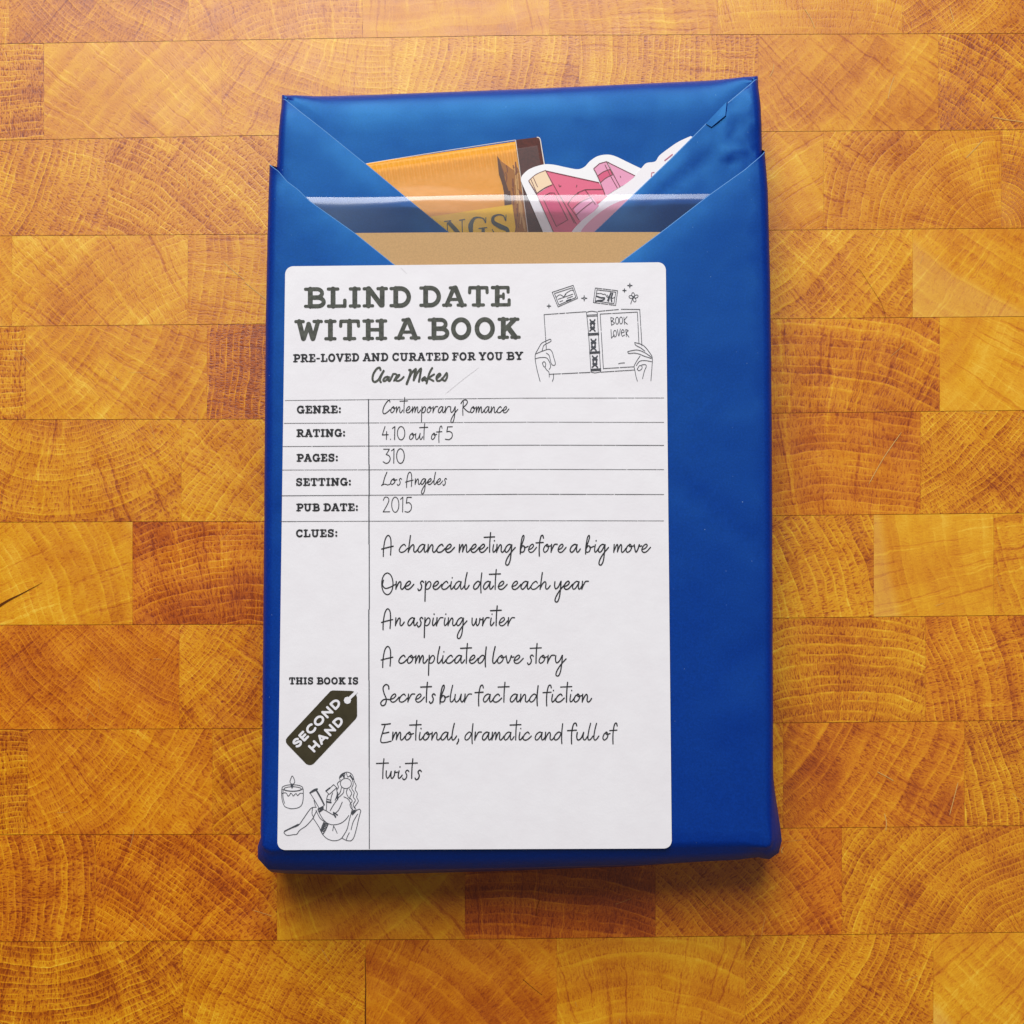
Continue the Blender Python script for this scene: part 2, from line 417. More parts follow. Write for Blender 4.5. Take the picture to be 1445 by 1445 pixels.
def wrap(name, edge, rest, H, prof, parent, zf=None, step=0.03, mat=None, thick=0.0, flare=None, cons=(), sk=(0, 0), rise=None, nroll=4, oscale=None):
    """A sheet of paper: a flat panel bounded by the turned-down run `edge` (world XY, outward on its right hand
    when walked counter-clockwise) and the free cut edge `rest`; below the turn the sheet goes down the sides
    following prof = [(outward offset, z), ...]."""
    E = resample(edge, step); n = len(E); N = []
    for i in range(n):
        t = (E[min(i + 1, n - 1)] - E[max(i - 1, 0)]).normalized(); N.append(Vector((t.y, -t.x)))
    for _ in range(2):
        N = [(N[max(i - 1, 0)] + N[i] * 2 + N[min(i + 1, n - 1)]).normalized() for i in range(n)]
    def pt(i, off):
        if oscale and off < 0: off *= oscale(E[i])
        q = E[i] + N[i] * off
        if off < 0:
            for end, j, sg in ((0, i, 1), (1, n - 1 - i, -1)):
                if sk[end]:
                    seg = (E[min(i + 1, n - 1)] - E[max(i - 1, 0)]).length / (2 if 0 < i < n - 1 else 1)
                    d = -off * sk[end] - j * seg * .6
                    if d > 0:
                        t = (E[1] - E[0]).normalized() if end == 0 else (E[-1] - E[-2]).normalized()
                        q = q + t * d * sg
        return q
    ring0 = [pt(i, prof[0][0]) for i in range(n)]
    R = resample(rest, step)
    outl = ring0 + R
    xs = [p.x for p in outl]; ys = [p.y for p in outl]
    extra = []
    y = min(ys) + step * .5; row = 0
    while y < max(ys):
        x = min(xs) + step * (.5 if row % 2 else .0)
        while x < max(xs):
            p = (x + random.uniform(-.2, .2) * step, y + random.uniform(-.2, .2) * step)
            if inside(p, outl) and min((Vector(p) - q).length for q in outl) > step * .45: extra.append(p)
            x += step
        y += step; row += 1
    nb = len(outl)
    vs_in = [Vector(p) for p in outl] + [Vector(p) for p in extra]
    edges = []
    for chain in cons:
        b = len(vs_in); ch = resample([Vector(c) for c in chain], step * .5)
        vs_in += ch; edges += [(b + i, b + i + 1) for i in range(len(ch) - 1)]
    r = delaunay_2d_cdt(vs_in, edges, [list(range(nb))], 1, 1e-7)
    omap = {}
    for i, src in enumerate(r[3]):
        for s_ in src: omap[s_] = i
    V = [Vector((v[0], v[1], H + (zf(v[0], v[1]) if zf else 0))) for v in r[0]]
    F = [tuple(f) for f in r[2]]
    F = [f if (V[f[1]] - V[f[0]]).cross(V[f[2]] - V[f[0]]).z > 0 else tuple(reversed(f)) for f in F]
    prev = [omap[i] for i in range(n)]; ringsv = [prev]
    for k, (off, z) in enumerate(prof[1:]):
        cur = []
        for i in range(n):
            o2 = off + (flare(i / (n - 1), E[i], k) if flare else 0)
            q = pt(i, o2); 
            if rise:
                for end, j, t in ((0, i, (E[0] - E[1]).normalized()), (1, n - 1 - i, (E[-1] - E[-2]).normalized())):
                    q = q + t * rise[end] * max(0, 1 - z / H * 1.0) * max(0, 1 - j / 5)
            V.append(Vector((q.x, q.y, z + (zf(ring0[i].x, ring0[i].y) * max(0, min(1, (z - .1) / .08)) if zf else 0)))); cur.append(len(V) - 1)
        for i in range(n - 1): F.append((prev[i], cur[i], cur[i + 1], prev[i + 1]))
        prev = cur; ringsv.append(cur)
    FM = [0] * len(F)
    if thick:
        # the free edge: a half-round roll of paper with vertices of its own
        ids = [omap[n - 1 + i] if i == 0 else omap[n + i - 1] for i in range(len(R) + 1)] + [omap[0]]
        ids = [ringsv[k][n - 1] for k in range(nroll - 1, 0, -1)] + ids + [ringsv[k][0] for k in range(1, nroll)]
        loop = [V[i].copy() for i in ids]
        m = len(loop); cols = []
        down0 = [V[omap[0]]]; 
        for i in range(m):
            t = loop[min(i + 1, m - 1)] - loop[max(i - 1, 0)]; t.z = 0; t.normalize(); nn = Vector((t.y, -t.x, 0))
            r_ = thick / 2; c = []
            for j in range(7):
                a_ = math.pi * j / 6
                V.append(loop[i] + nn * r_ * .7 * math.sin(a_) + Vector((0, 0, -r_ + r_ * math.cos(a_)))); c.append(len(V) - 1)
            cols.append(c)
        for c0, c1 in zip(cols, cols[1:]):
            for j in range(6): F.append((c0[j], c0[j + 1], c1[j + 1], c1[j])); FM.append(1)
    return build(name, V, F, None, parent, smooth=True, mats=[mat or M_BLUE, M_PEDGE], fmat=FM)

def xy(pts, z): return [P(u, v, z).to_2d() for u, v in pts]

HB, HF, HS = 0.200, 0.226, 0.252      # book back panel, upper flaps, pocket
book = empty("wrapped_book", P(728, 690, 0))
tag(book, "book wrapped in matt blue paper with a printed white label and a pocket of goodies", "wrapped book")

def nz(x, y, s=1.0, a=0.002): return a * noise.noise(Vector((x * 3.1 * s, y * 3.1 * s, 2.7)))

# book body inside the wrapping: counter-clockwise from the upper right corner
ze = HB - .03
be = xy([(1081, 700), (1077, 300), (1074, 200), (1071.5, 120), (1070.5, 108.5), (1064, 107.3), (900, 115), (735, 122.5), (560, 129), (403, 134.3), (396.8, 134.8), (396, 144), (392, 240), (388, 400), (385, 700)], ze)
be_low = xy([(385, 700), (420, 700), (1050, 700), (1081, 700)], HB)
def sstep(t): t = max(0, min(1, t)); return t * t * (3 - 2 * t)
CT0 = P(733, 122, ze).to_2d(); CT1 = P(1070, 122, ze).to_2d(); CT1.x -= CT0.x
BV = [(0, .020), (.012, .013), (.026, .007), (.045, .003), (.07, .001), (.1, 0)]
def bevel(x, y):
    """how far the book's rounded top edge has fallen away at a point near it"""
    u0 = P(397, 136, HF); u1 = P(1070, 108, HF); t = (x - u0.x) / (u1.x - u0.x); d = u0.y + (u1.y - u0.y) * t - y
    for (d0, z0), (d1, z1) in zip(BV, BV[1:]):
        if d < d1: return z0 + (z1 - z0) * max(0, (d - d0) / (d1 - d0))
    return 0.0
wrap("back_panel", be, be_low[1:-1], HB, [(-.095, HB), (-.07, HB - .0016), (-.048, HB - .005), (-.03, HB - .011), (-.014, HB - .022), (-.003, HB - .038), (0, HB - .058), (0, .1), (0, 0.002)],
     book, lambda x, y: nz(x, y, 1, .003), oscale=lambda e: .3 + .7 * sstep((CT1.x - abs(e.x - CT0.x) - .03) / .12) if e.y > CT1.y - .1 else .3)

# upper flaps folded in over the book's face
prof_f = [(-.020, HF), (-.011, HF - .0024), (-.004, HF - .008), (0.002, HF - .018), (0.004, HF - .045), (0.004, .1), (0.004, 0.004)]
def roll(x, y, a, b, wd, h):
    """a fold's sheet bends down towards its free edge a-b"""
    p = Vector((x, y)); d = (b - a).normalized(); q = p - a; r_ = abs(q.x * d.y - q.y * d.x)
    return -h * math.exp(-r_ / wd)
LD = [P(397, 135, HF).to_2d(), P(631, 325, HF).to_2d()]; RD = [P(1070, 108, HF).to_2d(), P(898, 271, HF).to_2d()]
SL = [P(386, 241, HS).to_2d(), P(553, 371, HS).to_2d()]; SR = [P(1074, 222, HS).to_2d(), P(876, 369.5, HS).to_2d()]
def fl_left(x, y): return nz(x, y, 1.4, .003) - bevel(x, y) + roll(x, y, *LD, .022, .0065)
le = xy([(398, 137), (395, 185), (392, 240), (388, 400), (387, 480)], HF - .022)
lr = xy([(480, 480), (700, 460), (690, 374), (631, 326), (574, 279.5), (517, 232), (458, 184), (424, 157)], HF)
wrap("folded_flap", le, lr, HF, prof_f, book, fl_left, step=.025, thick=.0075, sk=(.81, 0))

tabp = xy([(994, 176), (1026, 143), (1024, 163), (1019, 176), (1008, 183), (997, 181)], HF)
def ridge(x, y, a, b, w_, h):
    a = Vector(a); b = Vector(b); p = Vector((x, y)); d = b - a; t = max(0, min(1, (p - a).dot(d) / d.length_squared))
    r_ = (p - a - d * t).length
    return h * math.exp(-(r_ / w_) ** 2) * (0.35 + 0.65 * math.sin(math.pi * min(1, max(0, t * .9 + .05))))
cre = [((1026, 145), (1022, 215), .011, .004), ((1070, 165), (1040, 205), .010, .006), ((1040, 205), (1018, 225), .009, .004), ((1016, 218), (1048, 214), .006, .006), ((1048, 214), (1064, 196), .007, .005),
       ((1068, 180), (1058, 240), .014, -.004), ((985, 205), (1000, 262), .03, -.004), ((1035, 160), (1068, 158), .012, .003), ((900, 300), (1010, 215), .02, -.004), ((1052, 222), (1040, 245), .01, .004)]
cre = [(xy([a], HF)[0], xy([b], HF)[0], w_ * .75, h * .62) for a, b, w_, h in cre]
def fl_right(x, y):
    z = nz(x, y, 1.6, .004) - bevel(x, y) + roll(x, y, *RD, .02, .005)
    for a, b, w_, h in cre: z += ridge(x, y, a, b, w_, h)
    return z
re_ = xy([(1086, 480), (1083, 400), (1077, 300), (1074.5, 220), (1072, 150), (1069, 110)], HF - .022)
rr = xy([(1040, 134), (1025, 147), (995, 176), (948, 223), (898, 271), (841, 326), (790, 374), (780, 480), (900, 490)], HF)
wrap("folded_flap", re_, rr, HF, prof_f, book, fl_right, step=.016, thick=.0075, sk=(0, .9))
def tzf(u, v): p_ = P(u, v, HF); return fl_right(p_.x, p_.y)
tz = [(996, 174.5, .002), (1010, 159.5, .003), (1025.5, 143.5, .0022), (1023.5, 163, .0048), (1004, 179, .0038)]
tv = [P(u, v, HF + h_ + tzf(u, v)) for u, v, h_ in tz] + [P(1013, 163, HF + .0055 + tzf(1013, 163))]
tl = [P(u + 1.5, v + 1.5, HF - .001 + tzf(u, v)) for u, v, h_ in tz]
n_ = len(tz)
build("crumpled_fold", tv + tl, [(n_, (i + 1) % n_, i) for i in range(n_)] + [(i, (i + 1) % n_, n_ + 1 + (i + 1) % n_, n_ + 1 + i) for i in range(n_)], M_BLUE, book)

# the pocket: a second sheet round the book, cut to a V at its mouth
ze = HS - .03
se = xy([(380, 236), (377.5, 330), (375, 450), (373, 700), (371.5, 900), (369.5, 1080), (368, 1170), (369, 1192), (374, 1199), (384, 1204), (500, 1204.5), (700, 1203), (900, 1201), (1060, 1198),
         (1080, 1198), (1088, 1194), (1091, 1183), (1091, 1100), (1090.5, 900), (1089, 600), (1087, 400), (1083.5, 270), (1080, 219)], ze)
Vtip = [(1052, 238.5), (1040, 247), (1003, 273.5), (933, 327.5), (876.5, 369.5), (840, 396), (720, 410), (590, 396), (553, 371), (499.5, 328), (436, 283), (420, 267), (404, 255)]
sr = xy(Vtip, HS)
def sl(x, y):
    z = nz(x, y, 1.0, .0025) + nz(x + 9, y * .3 + 4, 2.3, .001) - .003 + roll(x, y, *SL, .018, .004) + roll(x, y, *SR, .018, .004)
    for a, b, w_, h in scre: z += ridge(x, y, a, b, w_, h)
    return z
scre = [((1020, 600), (1086, 592), .02, .002), ((1040, 940), (1088, 905), .03, -.004), ((1000, 1010), (1088, 1000), .04, .004), ((960, 480), (1084, 500), .05, .002)]
scre = [(xy([a], HS)[0], xy([b], HS)[0], w_, h) for a, b, w_, h in scre]
BR = P(1089, 1200, ze).to_2d()
KC1 = P(371, 1200, ze).to_2d(); KC2 = P(1088, 1196, ze).to_2d()
def sflare(t, e, k):
    """the wrapped end bulges outward, and so does the lower right corner"""
    kk = (0, 0, .15, .55, 1.0, .75)[k] if k < 6 else .6
    f = 0.0
    yb = P(722, 1206, ze).y
    d = e.y - yb
    lim = max(0, 1 - max(0, d) / .03)
    if lim: f = .078 * lim * (1.0 - .25 * max(0, 1 - (P(1079, 1200, ze).x - e.x) / .06) )
    if e.x > 0:
        g = max(0, 1 - max(0, d) / .19)
        if e.x > BR.x - .03: f = max(f, .052 * g ** 1.2)
    return f * kk
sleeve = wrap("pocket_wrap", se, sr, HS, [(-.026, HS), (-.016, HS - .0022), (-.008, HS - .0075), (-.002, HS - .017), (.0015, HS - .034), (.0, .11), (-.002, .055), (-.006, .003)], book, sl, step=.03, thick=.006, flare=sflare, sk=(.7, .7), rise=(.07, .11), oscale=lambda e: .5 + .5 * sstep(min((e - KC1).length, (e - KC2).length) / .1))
# ------------------------------------------------------------------ things tucked into the pocket
M_KRAFT = plain("kraft_card", (0.52, 0.31, 0.135), 0.7, 0.3, 0.08, 260)
M_KEDGE = plain("card_edge", (0.75, 0.62, 0.48), 0.7, 0.3)
def slab(name, outline, z, th, mat, parent=None, side=None):
    n = len(outline)
    V = [P(u, v, z) for u, v in outline]; B = [Vector((p.x, p.y, z - th)) for p in V]
    vs, fs = cdt(outline); 
    F = []; FM = []
    for f in fs:
        a, b, c = (V[f[0]], V[f[1]], V[f[2]])
        if (b - a).cross(c - a).z < 0: f = tuple(reversed(f))
        F.append(f); FM.append(0)
    for i in range(n):
        j = (i + 1) % n; F.append((i, j, n + j, n + i)); FM.append(1)
    return build(name, V + B, F, None, parent, mats=[mat, side or mat], fmat=FM)

slab("backing_card", [(470, 329), (600, 328), (800, 327.5), (960, 327.5), (960, 440), (470, 440)], .2415, .004, M_KRAFT, None, M_KEDGE)
tag(bpy.data.objects["backing_card"], "plain brown kraft card standing in the pocket mouth above the white label", "card")

# clear bag
def plastic(name="clear_plastic", tint=(0.91, 0.91, 0.94, 1), fac=1.9, rough=.27):
    k = NT(name); t = k.t
    tr = k.n('ShaderNodeBsdfTransparent'); tr.inputs[0].default_value = tint
    gl = k.n('ShaderNodeBsdfGlossy'); gl.inputs['Roughness'].default_value = rough
    fr = k.n('ShaderNodeFresnel'); fr.inputs['IOR'].default_value = 1.5
    f = k.math('MULTIPLY', fr.outputs[0], fac, clamp=True)
    mx = k.n('ShaderNodeMixShader'); k.put(mx.inputs[0], f); k.put(mx.inputs[1], tr.outputs[0]); k.put(mx.inputs[2], gl.outputs[0])
    t.links.new(mx.outputs[0], k.out.inputs[0])
    return k.m
M_PLASTIC = plastic()
M_FILM = plastic('glare_film', (.985, .985, .985, 1), .5, .28)
def bag():
    nu = 120; V = []; F = []
    prof = [(0.0, -.003), (0, -.0012), (.5, -.0006), (1.5, -.0001), (3, .0006), (4.5, .0011), (6, .0015), (7.5, .0018), (9, .0019), (12, .0016), (20, .0007), (30, -.0004), (40, -.0015), (52, -.0029), (70, -.005)]
    m = len(prof)
    for i in range(nu + 1):
        t = i / nu; u = 415 + (1020 - 415) * t
        v0 = 277.5 - 4.5 * t + 1.2 * math.sin(t * 9) * (t < .5)
        wv = 1 + .5 * noise.noise(Vector((t * 5, 0, 0)))
        tilt = .0045 * noise.noise(Vector((t * 4.0, 3, 1)))
        for (dv, dz) in prof:
            V.append(P(u, v0 + dv * wv, .2335 + dz + tilt * max(0, 1 - dv / 60) * min(1, dv / 10) + .0003 * noise.noise(Vector((t * 12, dv * .04, 5)))))
    for i in range(nu):
        for j in range(m - 1):
            a = i * m + j; F.append((a, a + 1, a + m + 1, a + m))
    o = build("clear_bag", V, F, M_PLASTIC, smooth=True)
    tag(o, "clear plastic bag with a shiny folded top edge lying across the pocket mouth", "plastic bag")
bag()

# orange sachet
def sachet():
    z0 = .2045
    e = empty("sachet", P(650, 262, z0))
    tag(e, "orange sachet with crimped top, brown side stripe and yellow lettered band", "sachet")
    k = NT("orange_foil"); g = k.n('ShaderNodeNewGeometry')
    sp = k.n('ShaderNodeSeparateXYZ'); k.put(sp.inputs[0], g.outputs['Position'])
    k.b.inputs['Base Color'].default_value = (0.84, 0.35, 0.012, 1); k.b.inputs['Roughness'].default_value = .45; k.b.inputs['Specular IOR Level'].default_value = .3
    nn = k.noise(g.outputs['Position'], 30, 2); k.bump(nn, .15, .01)
    org = k.m
    def warp(fu, fv):   # along the top edge, down from it
        u = 505 + (762 - 505) * fu; v = 232.4 + (194.5 - 232.4) * fu
        return u + fv * (9 / 55.) * .95, v + fv
    V = []; F = []; nu, nv = 150, 34
    for j in range(nv + 1):
        fv = j * 5.0
        for i in range(nu + 1):
            u, v = warp(i / nu, fv)
            crimp = .0014 * math.sin(i * 2 * math.pi / nu * 33) * max(0, min(1, (fv - 3) / 5)) * max(0, min(1, (38 - fv) / 14))
            bul = .002 * math.sin(min(1, max(0, (fv - 30) / 120)) * math.pi)
            V.append(P(u, v, z0 + .001 + crimp + bul))
    for j in range(nv):
        for i in range(nu):
            a = j * (nu + 1) + i; F.append((a, a + nu + 1, a + nu + 2, a + 1))
    b = build("foil_front", V, F, org, e, smooth=True)
    sm = b.modifiers.new("thickness", 'SOLIDIFY'); sm.thickness = .002; sm.offset = -1
    zt = z0 + .0040
    def flat(name, polys, mat, dz=0.0, lines=()):
        q = Ink(zt + dz)
        for p in polys: q.fan(p)
        for l, wd in lines: q.line(cr(l, 4), wd)
        return q.make(name, mat, e)
    flat("brown_stripe", [[(727.6, 197.4), (758, 193.6), (761.5, 195), (763, 200), (769, 238), (784, 335), (746.5, 335), (734, 244)]], plain("brown_print", (0.085, 0.017, 0.010), .5, .2, .25, 150))
    flat("pale_edge", [], plain("pale_print_edge", (.72, .62, .55), .4, .2), .0003, [([(758, 193.6), (762, 196), (764.5, 210), (769.5, 240)], 1.3), ([(727.6, 198), (734, 244), (746, 335)], 1.0), ([(517, 230.8), (620, 214), (727, 197.6)], .8)])
    flat("yellow_band", [[(560, 313), (619, 304), (723, 288.5), (730.5, 340), (560, 345)]], plain("yellow_print", (0.95, 0.57, 0.004), .45, .25))
    # picture: dark wedge and streaky brown strands
    flat("printed_picture", [[(701.5, 219.5), (705, 226), (709, 238), (713, 255), (718, 270), (711, 271), (709.5, 262), (704, 245)], [(711, 271), (720, 269), (722, 288), (712, 290)]], plain("dark_brown_print", (.11, .032, .010), .4, .2), .0002)
    flat("printed_fur", [[(703, 222), (708, 228), (733, 246), (740, 290), (745.5, 330), (729, 330), (723, 289), (712, 262)]], plain("tawny_print", (.40, .145, .014), .45, .2), .0001)
    st = []
    for i in range(34):
        t = random.random(); y0 = random.uniform(228, 315) if i < 24 else 238 + (i - 24) * 7.5; xr = 733 + (y0 - 240) * .12
        x = xr - random.uniform(3, 7) if i >= 24 else random.uniform(max(707, 703 + (y0 - 222) * .3) if y0 < 265 else (722 if y0 < 290 else 727), xr - 2)
        L = random.uniform(6, 20) if i < 24 else random.uniform(18, 26)
        x2 = min(xr, x + random.uniform(-1, 5)); 
        st.append(([(x, y0), ((x + x2) / 2 + random.uniform(-1, 1.5), y0 + L / 2), (x2, y0 + L)], random.uniform(.7, 2.0)))
    flat("picture_strands", [], plain("auburn_print", (.22, .055, .008), .4, .2), .0003, st[:24])
    flat("picture_strands", [], plain("golden_print", (.62, .33, .10), .4, .2), .0005, [(l_, max(w_, 1.5)) for l_, w_ in st[24:]])
    V = []; F = []; nu, nv = 80, 60  # film added over the sachet, its tilt shaped to catch the window's glare
    for j in range(nv + 1):
        fv = 10 + j * 2.2
        for i in range(nu + 1):
            u, v = warp(.02 + .96 * i / nu, fv)
            lo = 262 + .08 * abs(u - 600); hi = 296 + (u - 600) * .30
            rise = min(max(v - lo, 0), max(hi + 14 - lo, 0) * .9)
            win = max(0, min(1, (700 - u) / 70)) * max(0, min(1, (u - 500) / 40))
            V.append(P(u, v, zt + .0016 + .000125 * rise * win))
    for j in range(nv):
        for i in range(nu):
            a_ = j * (nu + 1) + i; F.append((a_, a_ + nu + 1, a_ + nu + 2, a_ + 1))
    build("glare_film", V, F, M_FILM, e, smooth=True)
    # lettering N G S, high contrast serif
    L = []
    def X(x, y): return (500 + x / 5.558, 185 + y / 5.558)
    def ln(pts, w0, w1=None, sm=True):
        q = [X(*p) for p in pts]; L.append((q, [w0 / 5.558, (w1 or w0) / 5.558] if w1 else w0 / 5.558))
    dark = Ink(zt + .0009)
    def st2(pts, ws):
        q = cr([X(*p) for p in pts], 6); m = len(q)
        W = [];
        for i in range(m):
            f = i / (m - 1) * (len(ws) - 1); a = int(min(f, len(ws) - 2)); W.append((ws[a] + (ws[a + 1] - ws[a]) * (f - a)) / 5.558)
        dark.line(q, W, False)
    st2([(735, 840), (728, 715)], [7, 7]); st2([(705, 708), (760, 702)], [8, 8])
    st2([(738, 712), (790, 770), (850, 842)], [30, 34, 36]); st2([(848, 835), (845, 700)], [7, 7]); st2([(822, 699), (868, 692)], [8, 8])
    st2([(1028, 722), (1015, 690), (975, 676), (935, 690), (912, 745), (925, 810), (975, 832), (1010, 815)], [6, 9, 9, 22, 40, 26, 9, 9])
    st2([(1030, 720), (1032, 675)], [8, 7]); st2([(1012, 825), (1010, 765)], [26, 26]); st2([(975, 764), (1042, 756)], [8, 8])
    st2([(1185, 705), (1170, 665), (1130, 656), (1090, 675), (1092, 715), (1140, 745), (1195, 770), (1200, 800), (1160, 815), (1110, 808), (1080, 770)], [5, 9, 10, 22, 30, 38, 34, 22, 10, 9, 6])
    st2([(1188, 706), (1190, 655)], [8, 6])
    dark.make("lettering", plain("grey_green_print", (.055, .062, .055), .4, .2), e)
sachet()

# die-cut sticker with pink books
def sticker_books():
    z0 = .2125
    def X(x, y): return (725 + x / 6.568, 205 + y / 6.568)
    e = empty("sticker", P(800, 290, z0))
    tag(e, "die cut sticker of two pink books with a thick white border", "sticker")
    M_w = plain("sticker_white", (.80, .77, .77), .35)
    out = cr([X(*p) for p in [(66, 330), (78, 280), (150, 218), (275, 178), (370, 180), (480, 203), (590, 222), (655, 200), (705, 148), (775, 102), (865, 86), (945, 103), (1060, 158), (1190, 220)]], 5)
    out += [X(*p) for p in [(1190, 300), (1060, 480), (860, 640), (740, 900), (330, 920), (270, 800)]]
    slab("white_border", out, z0, .003, M_w, e)
    def piece(name, polys, col, dz):
        q = Ink(z0 + .0006 + dz)
        for p in polys: q.fan([X(*a) for a in p])
        q.make(name, plain(name + "_print", col, .35), e)
    piece("pink_cover", [[(300, 236), (790, 345), (830, 408), (870, 470), (760, 560), (640, 720), (560, 830), (385, 830), (210, 455), (355, 365)]], (.68, .085, .175), 0)
    piece("light_pink_spine", [[(740, 215), (790, 170), (855, 150), (900, 225), (985, 385), (850, 470), (820, 400), (780, 290)], [(870, 152), (1125, 280), (1060, 350), (985, 385)],
                               [(555, 590), (620, 525), (715, 470), (790, 560), (640, 720), (605, 690)]], (.72, .27, .42), .0003)
    piece("spine_band", [[(775, 285), (830, 245), (893, 222), (915, 270), (850, 305), (805, 345)]], (.62, .05, .15), .0006)
    piece("spine_panel", [[(330, 455), (270, 490), (385, 750), (500, 690), (400, 470)]], (.62, .05, .15), .0006)
    piece("cream_spine", [[(138, 328), (200, 275), (292, 234), (355, 362), (280, 398), (215, 440)]], (.80, .58, .36), .0006)
    q = Ink(z0 + .0016)
    for l in ([(138, 328), (205, 270), (295, 232)], [(138, 328), (210, 450), (380, 830)], [(160, 318), (212, 440)], [(182, 300), (220, 385)], [(215, 443), (285, 395), (355, 365)],
              [(295, 235), (790, 345)], [(295, 235), (410, 440), (580, 730)], [(440, 480), (560, 720)], [(270, 490), (395, 752), (500, 690), (375, 440), (335, 440), (280, 470)],
              [(740, 215), (795, 168), (858, 150), (880, 158)], [(740, 215), (780, 290), (850, 465)], [(775, 285), (830, 245), (893, 222)], [(805, 345), (850, 305), (915, 272)],
              [(858, 150), (985, 385)], [(845, 180), (890, 270), (960, 395)], [(875, 158), (1125, 282)], [(893, 222), (915, 272)], [(590, 440), (660, 410), (830, 406)], [(500, 545), (545, 480), (600, 440)],
              [(545, 590), (620, 525), (720, 480)], [(500, 545), (605, 690)], [(580, 645), (640, 590), (730, 520)], [(660, 410), (690, 450), (755, 545)], [(418, 365), (425, 380), (438, 375)], [(580, 385), (585, 368)], [(986, 285), (992, 296)]):
        q.line(cr([X(*a) for a in l], 3) if len(l) == 3 and abs(l[0][0] - l[-1][0]) < 240 else [X(*a) for a in l], .95)
    q.make("outline_print", plain("maroon_print", (.13, .012, .02), .4), e)
sticker_books()
def sticker_pink():
    def X(x, y): return (725 + x / 6.568, 205 + y / 6.568)
    z = .2165
    e = empty("sticker", P(880, 290, z))
    tag(e, "pale pink sticker with a curved white edge, half hidden under the right blue flap", "sticker")
    out = cr([X(*p) for p in [(530, 850), (545, 790), (640, 690), (760, 600), (880, 500), (930, 430), (1020, 370), (1110, 300), (1180, 215), (1230, 165), (1310, 150), (1350, 95), (1440, 25), (1530, -35), (1640, -85)]], 5)
    out += [X(*p) for p in [(1700, -60), (1690, 60), (1400, 400), (900, 860)]]
    slab("white_border", out, z, .0015, plain("sticker_pearl_white", (.80, .75, .76), .3), e)
    q = Ink(z + .0004)
    q.fan(cr([X(*p) for p in [(600, 850), (640, 770), (740, 670), (860, 580), (980, 520), (1080, 490)]], 5) + [X(1300, 480), X(900, 850)])
    q.make("pink_print", plain("pale_pink_print", (.74, .32, .42), .35), e)
    q = Ink(z + .0008)
    q.line([X(1275, 290), X(1278, 255), X(1300, 250)], 1.2); q.make("printed_mark", plain("rose_print", (.45, .08, .16), .4), e); q = Ink(z + .0008); q.line([X(1400, 140), X(1470, 85)], 1.6)
    q.make("printed_mark", plain("rose_print", (.45, .08, .16), .4), e)
sticker_pink()

# ------------------------------------------------------------------ the printed label
ZL = HS + .0015
def label_outline():
    c = [(402.5, 375.8), (939.5, 370), (948, 1197.3), (391.3, 1199.5)]; r = 10.5; out = []
    for i in range(4):
        p = Vector(c[i]); a = (Vector(c[i - 1]) - p).normalized(); b = (Vector(c[(i + 1) % 4]) - p).normalized()
        s_, e_ = p + a * r, p + b * r
        for j in range(9):
            t = j / 8; out.append(tuple((1 - t) ** 2 * s_ + 2 * t * (1 - t) * (p + (a + b) * r * .12) + t * t * e_))
    return out
def label_mat():
    k = NT("matt_white_label"); g = k.n('ShaderNodeNewGeometry'); pos = g.outputs['Position']
    f = k.noise(pos, 14, 3); f2 = k.noise(pos, 200, 2)
    c = k.mix(k.map(f, .3, .7), (0.785, 0.745, 0.762, 1), (0.805, 0.770, 0.785, 1))
    k.put(k.b.inputs['Base Color'], c); k.b.inputs['Roughness'].default_value = .55; k.b.inputs['Specular IOR Level'].default_value = .35
    k.bump(k.math('ADD', k.math('MULTIPLY', f, 2.0), k.math('MULTIPLY', f2, .3)), .10, .006)
    return k.m
label = slab("label", label_outline(), ZL, .0016, label_mat(), book)
INK_G = plain("faded_grey_ink", (.068, .070, .056), .6, .3, .35, 120)
INK_K = plain("black_ink", (.020, .020, .022), .6, .3, .25, 150)
INK_S = plain("sketch_ink", (.055, .058, .068), .6, .3)
INK_O = plain("dark_tag_ink", (.046, .037, .018), .6, .15, .12, 60)
WHITE_P = plain("unprinted_white", (.78, .75, .77), .55, .3)
ZI = ZL + .0008

